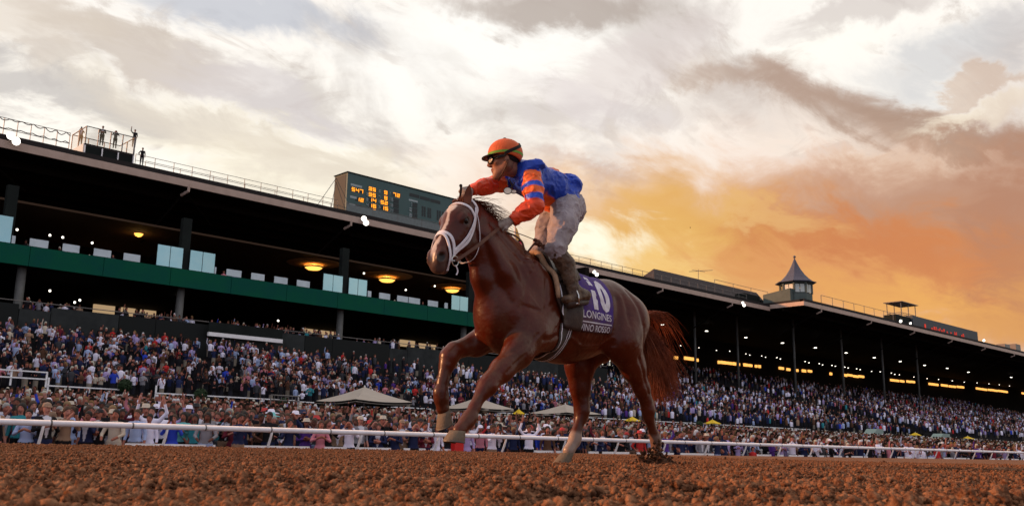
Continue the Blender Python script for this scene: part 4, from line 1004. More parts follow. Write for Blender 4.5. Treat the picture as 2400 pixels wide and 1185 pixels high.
def put_person(loc, rz, sc, pose, kind, shirt, trous, skin, hk, hc, hname, label, cat='person', grp='spectators on the apron behind the rail'):
    o = bpy.data.objects.new('person', PM[(pose, kind)]); COL.objects.link(o); o.location = loc; o.rotation_euler = (0, 0, rz); o.scale = (sc, sc, sc)
    j = 1 + random.uniform(-.12, .12)
    o['shirt'] = [c_ * j for c_ in shirt] + [1.0]; o['trousers'] = list(trous) + [1.0]; o['skin'] = list(skin) + [1.0]; o['inner'] = [.55, .54, .62, 1.0]
    tag(o, label, cat, grp)
    h = bpy.data.objects.new('hat' if hk in ('cap', 'fedora', 'wide') else 'hair', HM[hk]); COL.objects.link(h); h.parent = o; h['tone'] = list(hc) + [1.0]
    if pose == 'phone': p = bpy.data.objects.new('phone', ph_me); COL.objects.link(p); p.parent = o
    return o
random.seed(21)
used = set(); taken = []
ORD = ['first', 'second', 'third', 'fourth', 'fifth', 'sixth', 'seventh', 'eighth', 'ninth', 'tenth', 'eleventh', 'twelfth', 'thirteenth', 'fourteenth', 'fifteenth', 'sixteenth', 'seventeenth', 'eighteenth', 'nineteenth', 'twentieth']
def place_word(x):
    k = (x - 7.78) / 3.043; i = int(round(k)); 
    if i < 0: return 'left of first rail post'
    d = k - i; w = 'left of' if d < -.12 else ('right of' if d > .12 else 'by')
    return '%s %s rail post' % (w, ORD[min(i, 19)])
# people one can point to
FEAT = [(265, 44.55, 'lean', 'm', 'cream', 'cream', 'short', 'dark hair', 'cream-vested person leaning with both arms on the white rail'),
        (315, 44.9, 'down', 'm', 'pale blue', 'grey', 'short', 'brown hair', 'person in pale blue shirt at the rail, right of the cream-vested one'),
        (345, 45.1, 'down', 'm', 'white', 'white', 'short', 'dark hair', 'person in white top right of the pale blue shirt at the rail'),
        (402, 44.9, 'phone', 'd', 'royal blue', 'royal blue', 'short', 'brown hair', 'person in royal blue dress photographing with a phone at the rail'),
        (322, 48.5, 'down', 'm', 'pink', 'charcoal', 'cap', 'black', 'person in bright pink shirt and dark cap behind the rail on the left'),
        (130, 47.0, 'down', 'm', 'cream', 'tan', 'short', 'grey hair', 'grey-haired person in pale yellow shirt on the far left apron'),
        (632, 46.0, 'down', 'd', 'turquoise', 'turquoise', 'wide', 'turquoise', 'person in wide turquoise hat behind the rail, left of centre'),
        (935, 45.8, 'phone', 'm', 'lavender', 'navy', 'short', 'dark hair', 'person in lavender shirt holding a phone behind the rail, left of the horse'),
        (790, 45.0, 'down', 'j', 'tan', 'black', 'short', 'dark hair', 'person in tan suit jacket standing close behind the rail'),
        (1262, 45.1, 'down', 'm', 'royal blue', 'pale blue', 'cap', 'white', 'person in bright blue shirt and white cap behind the rail under the horse belly'),
        (505, 46.3, 'down', 'j', 'teal', 'grey', 'short', 'brown hair', 'person in steel blue jacket seen from behind, left of the turquoise hat'),
        (515, 48.8, 'down', 'm', 'red', 'black', 'short', 'dark hair', 'person in bright red top behind the steel blue jacket'),
        (425, 45.6, 'clap', 'm', 'turquoise', 'black', 'long', 'dark hair', 'dark-haired person in light turquoise top right of the royal blue dress'),
        (452, 45.2, 'hip', 'm', 'teal', 'black', 'long', 'dark hair', 'long-haired person in dark teal top at the rail right of second post'),
        (200, 45.0, 'phone', 'j', 'navy', 'black', 'short', 'dark hair', 'person in navy suit photographing over the rail near the left post'),
        (225, 45.0, 'folded', 'j', 'black', 'black', 'cap', 'black', 'broad person in black suit and black cap with arms folded at the rail'),
        (40, 45.3, 'down', 'm', 'teal', 'black', 'long', 'dark hair', 'dark-haired person in teal and black top at the far left rail'),
        (1125, 45.6, 'down', 'm', 'pink', 'navy', 'cap', 'white', 'person in pink shirt and white cap behind the near fore hoof'),
        (545, 45.1, 'clap', 'd', 'burgundy', 'burgundy', 'long', 'dark hair', 'long-haired person in burgundy dress left of the turquoise hat'),
        (715, 45.2, 'folded', 'd', 'purple', 'purple', 'fedora', 'cream', 'person in purple dress and cream hat by the rail'),
        (1945, 44.9, 'lean', 'm', 'white', 'grey', 'cap', 'white', 'white-clad person leaning at the rail on the far right')]
for (px, Y, pose, kd, sh_, tr_, hk, hn, lab) in FEAT:
    Y -= 19.75
    if (pose, kd) not in PM: kd = 'm'
    x = P(px, 1045, Y).x; hc = HAIRS.get(hn) or TONES[hn]
    put_person((x, Y, z_apron(Y)), random.uniform(-.5, .1) - .35, random.uniform(.97, 1.05), pose, kd, TONES[sh_], TONES[tr_], random.choice(SKINS[:4]), hk, hc, hn, lab); taken.append((x, Y))
slots = []
Y = 24.75; row = 0
while Y < 61.0:
    x = .24 * Y + random.random() * .5
    while x < 3.3 * Y + 4:
        xx = x + random.gauss(0, .16); yy = max(24.65, Y + random.gauss(0, .24))
        depth = .694 * xx + .72 * yy
        if all((xx - a) ** 2 + (yy - b) ** 2 > .30 for a, b in taken if abs(xx - a) < 1):
            if not (row == 0 and random.random() < .15): slots.append((depth + row * 1.2, row, xx, yy))
        x += random.uniform(.44, .66) * (1 if depth < 60 else 1.25) * (1.15 if row > 3 else 1)
    Y += .60 if row < 4 else 1.12; row += 1
slots.sort()
RW = ['front row', 'second row', 'third row', 'fourth row', 'fifth row', 'sixth row', 'seventh row', 'eighth row', 'ninth row', 'tenth row']
SHW = ['white'] * 9 + ['pale blue'] * 4 + ['lavender'] * 3 + ['navy'] * 13 + ['black'] * 19 + ['charcoal'] * 4 + ['grey'] * 2 + ['tan', 'red', 'red', 'pink', 'burgundy', 'burgundy', 'teal', 'royal blue', 'purple', 'brown']
near, far = slots[:300 - len(FEAT)], slots[300 - len(FEAT):]
for (_, row, x, y) in near:
    for tries in range(200):
        kind = random.choices(('m', 'j', 'd'), (5, 3, 2))[0]; pose = random.choice([p for (p, k) in PM if k == kind]); sh_ = random.choice(SHW)
        if kind == 'j': sh_ = random.choice(['navy', 'black', 'charcoal', 'grey', 'navy', 'black', 'tan', 'burgundy'])
        if random.random() < .17: hk = random.choice(['cap', 'fedora', 'fedora', 'wide']); hn = random.choice(['white', 'cream', 'tan', 'black', 'navy', 'red', 'white', 'cream']); hc = TONES[hn]; hw = hn + ' ' + {'cap': 'cap', 'fedora': 'hat', 'wide': 'wide hat'}[hk]
        else: hn = random.choices(list(HAIRS), (8, 5, 1, 1))[0]; hk = 'long' if kind == 'd' or random.random() < .25 else 'short'; hc = HAIRS[hn]; hw = hn
        g = {'m': 'top', 'j': 'suit', 'd': 'dress'}[kind]
        lab = '%s %s, %s, %s, %s, %s' % (sh_, g, hw, POSW[pose], RW[min(row, 9)], place_word(x))
        if lab not in used and len(lab.split()) <= 16: break
    used.add(lab)
    put_person((x, y, z_apron(y)), random.gauss(-.40, .35), random.uniform(.96, 1.09), pose, kind, TONES[sh_], TONES[random.choice(['navy', 'black', 'charcoal', 'black', 'tan', 'navy', 'pale blue', 'black'])], random.choice(SKINS), hk, hc, hn, 'spectator in ' + lab if len(lab.split()) <= 14 else lab)

# the mass of the crowd: thousands of small complete figures in one object
def lod_person(pose, lod):
    """triangles with a colour slot per vertex: 0 skin 1 hair 2 top 3 trousers"""
    V, T, Sl = [], [], []
    def loft(rings, n, slot, cap=True):
        b = len(V)
        for (cx, cy, z, rx, ry) in rings:
            for k in range(n): a = 2 * math.pi * (k + .5) / n; V.append((cx + rx * math.cos(a), cy + ry * math.sin(a), z)); Sl.append(slot)
        for i in range(len(rings) - 1):
            for k in range(n):
                p, q, r_, s_ = b + i * n + k, b + i * n + (k + 1) % n, b + (i + 1) * n + (k + 1) % n, b + (i + 1) * n + k; T.extend([(p, q, r_), (p, r_, s_)])
        if cap:
            e = b + (len(rings) - 1) * n
            for k in range(1, n - 1): T.append((e, e + k, e + k + 1))
    n = 6 if lod < 2 else 4
    loft([(0, 0, .0 if lod < 1 else .3, .17, .12), (0, 0, .93, .18, .13)], n, 3, False)
    loft([(0, 0, .90, .18, .13), (0, 0, 1.15, .17, .12), (0, 0, 1.38, .23, .13), (0, 0, 1.49, .08, .07)] if lod < 2 else [(0, 0, .8, .2, .14), (0, 0, 1.38, .24, .14), (0, 0, 1.5, .08, .07)], n, 2)
    loft([(0, -.02, 1.50, .05, .05), (0, -.02, 1.58, .082, .09), (0, -.02, 1.68, .086, .096), (0, -.01, 1.76, .05, .06)] if lod < 2 else [(0, -.02, 1.48, .06, .06), (0, -.02, 1.64, .10, .10), (0, -.02, 1.77, .05, .05)], n, 0)
    if lod < 2: loft([(0, .045, 1.56, .080, .072), (0, .022, 1.67, .096, .100), (0, -.018, 1.74, .086, .098), (0, -.01, 1.81, .05, .06)], n, 1)
    else: loft([(0, .05, 1.60, .09, .08), (0, -.015, 1.73, .095, .11), (0, .0, 1.81, .05, .06)], n, 1)
    if lod < 2:
        ends = {'down': ((.25, -.02, 1.12), (.24, -.1, .88)), 'up': ((.26, -.15, 1.22), (.08, -.26, 1.56)), 'clap': ((.28, -.08, 1.14), (.06, -.28, 1.22)), 'raise': ((.30, -.05, 1.6), (.26, -.1, 1.95))}[pose]
        for s_ in (-1, 1):
            if pose == 'raise' and s_ == 1: e, h = (.25, -.02, 1.12), (.24, -.1, .88)
            else: e, h = ends
            for (p, q, slot, r_) in (((s_ * .21, 0, 1.42), (s_ * e[0], e[1], e[2]), 2, .05), ((s_ * e[0], e[1], e[2]), (s_ * h[0], h[1], h[2]), 2 if slot_arm else 0, .04)):
                p, q = Vector(p), Vector(q); t = (q - p).normalized(); u = t.cross(Vector((0, 1, .1))).normalized(); w = t.cross(u); b = len(V)
                for c_ in (p, q):
                    for k in range(3): a = k * 2.0944; V.append(tuple(c_ + (u * math.cos(a) + w * math.sin(a)) * r_)); Sl.append(slot)
                for k in range(3): T.extend([(b + k, b + (k + 1) % 3, b + 3 + (k + 1) % 3), (b + k, b + 3 + (k + 1) % 3, b + 3 + k)])
            hb = Vector((s_ * h[0], h[1], h[2])); b = len(V)
            for d in ((.045, 0, 0), (-.045, 0, 0), (0, .045, 0), (0, -.045, 0), (0, 0, .07), (0, 0, -.05)): V.append(tuple(hb + Vector(d))); Sl.append(0)
            for f in ((0, 2, 4), (2, 1, 4), (1, 3, 4), (3, 0, 4), (2, 0, 5), (1, 2, 5), (3, 1, 5), (0, 3, 5)): T.append(tuple(b + i for i in f))
    return np.array(V, np.float32), np.array(T, np.int64), np.array(Sl)
slot_arm = True
LP = {(p, l): lod_person(p, l) for p in ('down', 'up', 'clap', 'raise') for l in (0, 1, 2)}
slot_arm = False
LP2 = {(p, l): lod_person(p, l) for p in ('down', 'up', 'clap', 'raise') for l in (0, 1, 2)}
m_crowd = mat('crowd_clothes_and_skin', (.3, .3, .3), rough=.9, spec=.06, attr='tint')
shirt_arr = np.array([TONES[s_] for s_ in SHW]); hair_arr = np.array(list(HAIRS.values()) + [HAIRS['dark hair']] * 3 + [HAIRS['brown hair']] * 2 + [(.5, .46, .38), (.6, .58, .6)]); skin_arr = np.array(SKINS)
DRK = np.array([TONES[k] for k in ('black', 'navy', 'charcoal', 'black', 'brown')]); LGT = np.array([TONES[k] for k in ('white', 'white', 'pale blue', 'lavender', 'cream')])
def pick_shirt(x, y):
    v = float(vnoise(np.array([x * .35, y * .45, 3.]), 1.0, 12))
    if v > .28 and random.random() < .6: return LGT[random.randrange(5)]
    if v < -.15 and random.random() < .6: return DRK[random.randrange(5)]
    return shirt_arr[random.randrange(len(shirt_arr))]
def crowd(nm, places, dark=1.0):
    VV, TT, CC = [], [], []; off = 0
    for (x, y, z) in places:
        depth = .694 * x + .72 * y; l = 0 if depth < 50 else (1 if depth < 95 else 2)
        p = random.choice(('down', 'down', 'up', 'up', 'clap', 'clap', 'raise') if l < 2 else ('down',))
        V, T, Sl = (LP if random.random() < .6 else LP2)[(p, l)]
        a = random.gauss(-.4, .45); c_, s_ = math.cos(a), math.sin(a); k = random.uniform(.86, 1.10) if random.random() < .85 else .74
        W = np.empty_like(V); W[:, 0] = (V[:, 0] * c_ - V[:, 1] * s_) * k + x; W[:, 1] = (V[:, 0] * s_ + V[:, 1] * c_) * k + y; W[:, 2] = V[:, 2] * k + z
        pal = np.array([skin_arr[random.randrange(len(skin_arr))], hair_arr[random.randrange(len(hair_arr))], pick_shirt(x, y) * random.uniform(.75, 1.15), (.018, .018, .024) if random.random() < .8 else (.25, .21, .17)])
        VV.append(W); TT.append(T + off); CC.append(pal[Sl]); off += len(V)
    o = mk(nm, np.concatenate(VV), np.concatenate(TT), m_crowd, None, False, origin=(60, 60, 0), attrs={'tint': np.concatenate(CC).astype(np.float32)})
    return tag(o, kind='stuff')
pl = [(x, y, z_apron(y)) for (_, r_, x, y) in far]
crowd('apron_crowd', pl)
pl = []
n = 20; dy = (YT - YL - .15) / n
for i in range(n):
    y0 = YL + .15 + dy * i; x = 12 + random.random(); z = z_left(y0); fill = .90 if i < 7 else (.68 if i < 13 else .48)
    while x < XM:
        if random.random() < fill * (1.0 + 1.3 * float(vnoise(np.array([x * .22, y0 * .3, 1.]), 1.0, 6))) * (0 if (x + y0 * .25) % 10.5 < .9 else 1): pl.append((x, y0 + dy * .5 + random.gauss(0, .12), z))
        x += random.uniform(.52, .78)
for px in list(range(60, 200, 9)) + list(range(285, 470, 5)) + list(range(500, 810, 5)) + list(range(850, 1090, 7)): pl.append((Xp(px, YT + 1.5, .11), YT + 1.2 + random.random() * 2, Zk(.110, YT) - 1.0))
for px in [35, 60, 95, 130, 150, 200, 230, 265, 300, 310, 520, 540, 560, 595, 605, 640, 660, 700, 720, 880, 895, 900, 925, 940, 950, 965, 975, 990, 1000, 1015, 1030]: pl.append((Xp(px, GY + 1.5, .15) + random.random(), GY + 1.5 + random.random(), zt - 1.0 + random.uniform(-.3, .1)))
crowd('clubhouse_crowd', pl)
pl = []
def right_rows(x0, x1, y0, y1, zf, n, fr):
    dy = (y1 - y0) / n
    for i in range(n):
        ya = y0 + dy * i; x = x0 + random.random(); z = zf(ya); t = i / n; fill = .92 if t < .35 else (.62 if t < .6 else .32)
        while x < x1:
            if random.random() < fill * (1.0 + 1.3 * float(vnoise(np.array([x * .2, ya * .3, 5.]), 1.0, 6))) * (0 if x % 11.5 < 1.0 else 1): pl.append((x, ya + dy * .5 + random.gauss(0, .15), z))
            x += random.uniform(.55, .85) * (1 + x / 330)
right_rows(XM, XB, YL + .15, YR, z_right, 46, 0)
right_rows(XB, 300, YL + .15 + DB * .4, YR + DB, lambda y: z_right(y - DB * .6), 44, 0)
crowd('grandstand_crowd', pl)
# five figures on the roof
ROOFP = [(187, 341, RY + 3.2, 'phone', 'j', 'black', 'person in dark clothes at the left inside the camera platform', 1.0),
         (237, 341, RY + 1.6, 'folded', 'j', 'black', 'tall dark-clad person with folded arms on the camera platform', 1.08),
         (268, 348, RY + 1.6, 'binoculars', 'm', 'charcoal', 'dark-clad person raising binoculars on the camera platform', 1.0),
         (313, 345, RY + 1.4, 'wave', 'm', 'black', 'person in black leaning out at the right corner of the camera platform', 1.0),
         (331, 388, RY + .45, 'hip', 'm', 'black', 'dark-clad person standing alone on the roof edge right of the platform', 1.0)]
for (px, py, Y, pose, kd, sh_, lab, sc_) in ROOFP:
    if (pose, kd) not in PM: kd = 'm'
    q = P(px, py, Y); put_person(q, -.4, sc_, pose, kd, TONES[sh_], TONES['black'], SKINS[3], 'short', HAIRS['dark hair'], 'dark hair', lab, 'person', 'people on the clubhouse roof')

# ------------------------------------------------------------------ the horse
HY = 5.1
HORSE = thing('horse', (5.5, HY, 0), 'galloping chestnut racehorse with white blaze and white bridle, carrying the jockey over the dirt', 'horse')
H = Vox((3.9, 4.55, -.02), (6.75, 5.65, 2.0), .0098)
c = HY
# trunk
H.el((5.42, c, 1.15), (.60, .265, .365), .05)
H.rc((5.50, c, 1.15), .345, (5.98, c, 1.20), .28, .08, sc=(1, .80, 1))
H.el((4.95, c, 1.12), (.36, .245, .34), .08)
H.rc((5.12, c, 1.46), .10, (5.45, c, 1.38), .10, .10, sc=(1, .7, 1))
H.el((6.02, c, 1.26), (.29, .25, .25), .08)
H.rc((5.6, c, 1.35), .10, (6.0, c, 1.40), .10, .08)
for sgn in (-1, 1):
    H.el((6.13, c + sgn * .125, 1.09), (.20, .125, .27), .06, rot=-20)
    H.el((5.99, c + sgn * .155, 1.08), (.19, .105, .26), .06, rot=20)
    H.el((5.08, c + sgn * .165, 1.22), (.17, .085, .34), .04, rot=28)
    H.el((4.90, c + sgn * .14, 1.05), (.15, .10, .17), .04)
    H.el((5.10, c + sgn * .17, .98), (.17, .09, .15), .05)
H.el((4.75, c, 1.03), (.13, .14, .16), .05)
# neck
H.chain([(4.97, c, 1.30), (4.79, c, 1.46), (4.63, c, 1.62), (4.50, c, 1.745)], [.29, .232, .180, .138], .07, sc=(1, .62, 1))
H.chain([(5.20, c, 1.50), (4.92, c, 1.61), (4.69, c, 1.75), (4.51, c, 1.865)], [.06, .055, .05, .045], .06)
H.chain([(4.53, c - .02, 1.54), (4.59, c - .02, 1.34), (4.74, c, 1.1)], [.055, .07, .1], .06)      # windpipe line
H.chain([(4.56, c - .085, 1.62), (4.72, c - .13, 1.38), (4.90, c - .15, 1.14)], [.04, .05, .06], .09)
H.chain([(4.56, c + .085, 1.62), (4.72, c + .13, 1.38), (4.90, c + .15, 1.14)], [.04, .05, .06], .09)
# head frame: axis from poll to muzzle, dorsal, near side
hd = Vector((-.982, -.19, 0)).normalized(); el_ = rad(57)
ha = hd * math.cos(el_) + Vector((0, 0, -math.sin(el_))); hn = hd * math.sin(el_) + Vector((0, 0, math.cos(el_))); hl = Vector((0, 0, 1)).cross(hd)
HF = (np.array((4.395, c - .01, 1.885)), np.array([ha, hn, hl]))
H.rc((.03, -.05, 0), .088, (.17, -.035, 0), .104, .05, sc=(1, 1, 1.12), fr=HF)
H.rc((.14, -.015, 0), .080, (.50, -.012, 0), .052, .05, sc=(1, 1, 1.08), fr=HF)
for sg in (-1, 1):
    H.el((.215, -.138, sg * .062), (.155, .142, .042), .04, fr=HF)
    H.rc((.24, -.17, sg * .045), .045, (.48, -.092, sg * .02), .030, .04, fr=HF)
    H.el((.185, .008, sg * .098), (.044, .028, .026), .025, fr=HF)
    H.rc((.22, -.04, sg * .098), .022, (.36, -.035, sg * .064), .014, .03, fr=HF)
    H.el((.545, -.002, sg * .046), (.055, .036, .030), .03, fr=HF)
    H.el((.20, -.015, sg * .122), (.026, .018, .014), .018, fr=HF, sub=True)
H.rc((.28, -.07, 0), .085, (.50, -.055, 0), .055, .05, fr=HF)
H.rc((.50, -.048, 0), .064, (.575, -.058, 0), .058, .04, sc=(1, 1, 1.05), fr=HF)
H.el((.600, -.075, 0), (.032, .040, .046), .025, fr=HF)
H.el((.555, -.130, 0), (.042, .028, .036), .025, fr=HF)
for sg in (-1, 1):
    H.el((.562, .004, sg * .072), (.036, .024, .028), .012, fr=HF, sub=True)
    H.rc((.575, -.100, sg * .065), .004, (.50, -.098, sg * .06), .004, .010, fr=HF, sub=True)
# far fore leg, lifted and folded
H.chain([(5.03, c + .16, 1.10), (4.95, c + .17, .98), (4.74, c + .18, .885), (4.53, c + .19, .815)], [.16, .125, .088, .066], .05, sc=(1, .85, 1))
H.chain([(4.515, c + .19, .81), (4.475, c + .19, .765), (4.455, c + .19, .70)], [.066, .068, .058], .03)
H.chain([(4.45, c + .19, .70), (4.42, c + .19, .58), (4.405, c + .19, .50)], [.052, .043, .044], .02)
H.chain([(4.405, c + .19, .50), (4.41, c + .19, .46)], [.058, .056], .02)
H.chain([(4.41, c + .19, .46), (4.43, c + .19, .385)], [.046, .048], .02)
# near fore leg, reaching forward
N = c - .20
H.chain([(5.06, N + .05, 1.08), (4.97, N + .02, .97), (4.80, N, .80), (4.64, N, .66), (4.55, N, .585)], [.15, .140, .112, .084, .068], .05, sc=(1, .85, 1))
H.chain([(4.54, N, .582), (4.50, N, .535), (4.465, N, .49)], [.068, .070, .054], .025)
H.chain([(4.46, N, .50), (4.385, N, .385), (4.345, N, .32)], [.048, .040, .042], .02)
H.chain([(4.345, N, .315), (4.32, N, .29)], [.055, .055], .02)
H.chain([(4.32, N, .285), (4.25, N - .005, .23)], [.045, .048], .02)
# far hind leg, under the belly
R = c + .18
H.chain([(6.10, R - .02, 1.2), (5.95, R, .98), (5.90, R, .80), (5.905, R, .62), (5.915, R, .50)], [.20, .18, .135, .090, .066], .06, sc=(1, .75, 1))
H.chain([(5.92, R, .50), (5.925, R, .43), (5.915, R, .37)], [.066, .062, .052], .03)
H.rc((5.99, R, .50), .024, (5.975, R, .44), .026, .03)
H.chain([(5.915, R, .38), (5.865, R, .27), (5.845, R, .215)], [.048, .041, .042], .02)
H.chain([(5.845, R, .215), (5.835, R, .188)], [.055, .055], .02)
H.chain([(5.835, R, .18), (5.765, R, .105)], [.044, .050], .02)
# near hind leg, trailing
N2 = c - .18
H.chain([(6.14, N2 + .03, 1.18), (6.03, N2, 1.0), (6.16, N2, .80), (6.275, N2, .62), (6.325, N2, .52)], [.21, .175, .115, .070, .052], .06, sc=(1, .75, 1))
H.chain([(6.33, N2, .52), (6.355, N2, .445), (6.36, N2, .38)], [.056, .054, .042], .03)
H.rc((6.40, N2, .52), .024, (6.40, N2, .45), .026, .03)
H.chain([(6.36, N2, .39), (6.42, N2, .27), (6.445, N2, .22)], [.043, .036, .038], .02)
H.chain([(6.445, N2, .215), (6.455, N2, .19)], [.048, .048], .02)
H.chain([(6.455, N2, .18), (6.45, N2, .11)], [.040, .045], .02)
# tail dock
H.chain([(6.27, c, 1.30), (6.38, c, 1.20), (6.45, c, 1.10)], [.06, .045, .035], .05)
HV, HFc = H.mesh()
HV = relax(HV, HFc, 2, .5)
def vert_normals(V, Fq):
    a, b, c_, d = (V[Fq[:, i]] for i in range(4)); n = np.cross(c_ - a, d - b); N_ = np.zeros_like(V)
    for i in range(4):
        for k in range(3): N_[:, k] += np.bincount(Fq[:, i], n[:, k], len(V))
    return N_ / (np.linalg.norm(N_, axis=1, keepdims=True) + 1e-9)
def relief(V, N_, lines, side=None):
    # muscle grooves (+) and veins (-), drawn as polylines in the side view of the horse
    D_ = np.zeros(len(V)); P2 = V[:, [0, 2]]; lat = np.abs(V[:, 1] - HY)
    for pts, dep, wd in lines:
        best = np.full(len(V), 9.)
        for (a, b) in zip(pts[:-1], pts[1:]):
            a = np.array(a); b = np.array(b); ab = b - a; t = np.clip(((P2 - a) @ ab) / (ab @ ab), 0, 1); best = np.minimum(best, np.linalg.norm(P2 - a - t[:, None] * ab, axis=1))
        D_ += dep * np.exp(-(best / wd) ** 2)
    return V - N_ * (D_ * sst(.05, .10, lat))[:, None]
HNrm = vert_normals(HV, HFc)
_in = HNrm[:1]
GR_ = [([(4.98, 1.50), (4.86, 1.30), (4.80, 1.12)], .010, .022), ([(5.22, 1.40), (5.26, 1.18), (5.19, 1.0)], .013, .026), ([(4.82, 1.14), (4.98, 1.11), (5.12, 1.20)], .008, .018),
       ([(5.20, .97), (5.08, .915), (4.97, .90)], .010, .02), ([(5.05, 1.36), (5.02, 1.15)], .006, .02), ([(5.90, 1.32), (5.87, 1.1), (5.84, .95)], .016, .032), ([(6.06, 1.42), (6.12, 1.2), (6.20, .93)], .010, .022),
       ([(5.97, 1.36), (5.98, 1.12)], .006, .02), ([(6.10, .86), (6.20, .72), (6.29, .58)], .007, .016), ([(4.50, 1.62), (4.62, 1.38), (4.73, 1.16)], .013, .024), ([(4.60, 1.74), (4.77, 1.58), (4.95, 1.46)], .008, .02),
       ([(4.84, 1.56), (4.92, 1.36)], .006, .02), ([(4.90, .93), (4.76, .77), (4.62, .64)], .006, .014), ([(4.80, .86), (4.68, .79), (4.57, .74)], .005, .012),
       ([(5.30, .97), (5.48, .90), (5.72, .93), (5.84, 1.0)], -.006, .011), ([(5.42, .92), (5.50, .84)], -.004, .009), ([(4.98, .98), (4.84, .84), (4.68, .72)], -.005, .009), ([(6.02, .92), (6.10, 1.0), (6.14, 1.12)], -.004, .009), ([(5.12, 1.02), (5.20, 1.12), (5.16, 1.24)], -.004, .010), ([(4.88, 1.22), (4.96, 1.14)], -.004, .009)]
for i_ in range(8): GR_.append(([(5.40 + .055 * i_, 1.30), (5.44 + .055 * i_, 1.10), (5.40 + .055 * i_, .93)], .0035, .012))
HV = relief(HV, HNrm if ((HNrm * (HV - np.array([5.4, HY, 1.1]))).sum(1).mean() > 0) else -HNrm, GR_)

def to_head(V):
    return (V - HF[0]) @ HF[1].T
def from_head(p):
    return Vector(HF[0] + HF[1].T @ np.array(p, float))
# coat colour: chestnut with real markings and dried dust
hh = to_head(HV)
n1 = vnoise(HV, 5, 1); n2 = vnoise(HV, 17, 2); n3 = vnoise(HV, 60, 3); n4 = vnoise(HV, 150, 5)
base = np.array([.086, .0118, .0030]); dark = np.array([.020, .0030, .0012]); dust = np.array([.15, .078, .042])
w = np.clip(.5 + .5 * n1 + .25 * n2, 0, 1)[:, None]
HCOL = base * (1 - w * .55) + dark * w * .55
dz = sst(1.5, .5, HV[:, 2]) * sst(5.75, 5.0, HV[:, 0])
dm = np.clip(dz * .10 + .22 * n2 * dz + .16 * n3 * dz, 0, .4)
dm = np.maximum(dm, .24 * sst(.55, .2, HV[:, 2]) * (.7 + .5 * n2))
dm = np.maximum(dm, .22 * sst(.35, .9, n3 + .4 * n4) * sst(1.5, 1.0, HV[:, 2]))
HCOL = HCOL * (1 - dm[:, None]) + dust * dm[:, None]
white = np.array([.46, .38, .34])
# blaze: star, narrow strip and snip
inh = (hh[:, 0] > .05) & (hh[:, 1] > -.09) & (HV[:, 0] < 4.55)
wob = .012 * n2 + .006 * n3
star = sst(.044, .034, np.hypot((hh[:, 0] - .13) * .75, hh[:, 2] + wob))
strip = sst(.016, .009, np.abs(hh[:, 2] + wob - .004)) * sst(.10, .13, hh[:, 0]) * sst(.56, .50, hh[:, 0])
snip = sst(.026, .018, np.abs(hh[:, 2] + wob)) * sst(.40, .44, hh[:, 0]) * sst(.60, .54, hh[:, 0])
b_ = np.clip(np.maximum(np.maximum(star, strip), snip), 0, 1) * inh * (hh[:, 1] > -.03)
HCOL = HCOL * (1 - b_[:, None]) + white * b_[:, None]
mz = sst(.50, .60, hh[:, 0]) * (HV[:, 0] < 4.45) * (HV[:, 2] > 1.1) * (1 - b_)
HCOL = HCOL * (1 - .8 * mz[:, None]) + np.array([.085, .06, .055]) * .8 * mz[:, None]
# white socks on the hind legs
so = sst(.275, .23, HV[:, 2] + .02 * n2) * (HV[:, 0] > 5.6) * (HV[:, 1] > c)
so2 = sst(.26, .22, HV[:, 2] + .02 * n2) * (HV[:, 0] > 5.9) * (HV[:, 1] < c)
so = np.clip(so + .35 * so2, 0, 1)[:, None] * .8
HCOL = HCOL * (1 - so) + np.array([.34, .25, .20]) * so
# black inside the nostrils, round the eyes and mouth
for sg in (-1, 1):
    q = np.linalg.norm((hh - np.array([.562, .0, sg * .066])) / np.array([.036, .028, .030]), axis=1)
    a_ = sst(1.15, .8, q)[:, None]; HCOL = HCOL * (1 - a_) + np.array([.012, .007, .006]) * a_
    q = np.linalg.norm((hh - np.array([.20, -.012, sg * .114])) / np.array([.036, .028, .03]), axis=1)
    a_ = .85 * sst(1.2, .7, q)[:, None]; HCOL = HCOL * (1 - a_) + np.array([.02, .010, .008]) * a_
m_coat = mat('chestnut_coat', (.2, .05, .02), rough=.32, spec=.26, attr='tint', bump=(11, .45))
horse_body = mk('body', HV, HFc, m_coat, HORSE, True, attrs={'tint': HCOL})
HB = BVHTree.FromPolygons([tuple(v) for v in HV], [tuple(f) for f in HFc])
m_eye = mat('eye_gloss', (.008, .005, .004), rough=.22, spec=.25)
m_hoof = mat('dusty_hoof', (.15, .112, .080), rough=.75, noise=(30, (.12, .085, .055), .8), bump=(60, .3))
m_shoe = mat('horseshoe_metal', (.12, .11, .10), rough=.6, metal=.6)
m_hair = mat('chestnut_hair', (.16, .040, .014), rough=.5, noise=(12, (.06, .016, .008), .9))
for sg in (1, -1):
    p = from_head((.20, -.012, sg * .103)); MB().ball(p, .026, 14, 9).build('eye', m_eye, HORSE, True)
def hoof(cor, toe, yv=0.0):
    """hoof cone from coronet centre to the toe on the sole line"""
    cor = Vector(cor); toe = Vector(toe); ax = (toe - cor)
    V = []; n = 18; rings = 5
    d = ax.normalized(); side = Vector((0, 1, 0)); fwd = d
    # sole normal roughly perpendicular to the toe direction in the leg plane
    down = Vector((ax.z, 0, -ax.x)); down = down if down.dot(Vector((0, 0, -1))) > 0 else -down
    return d, side
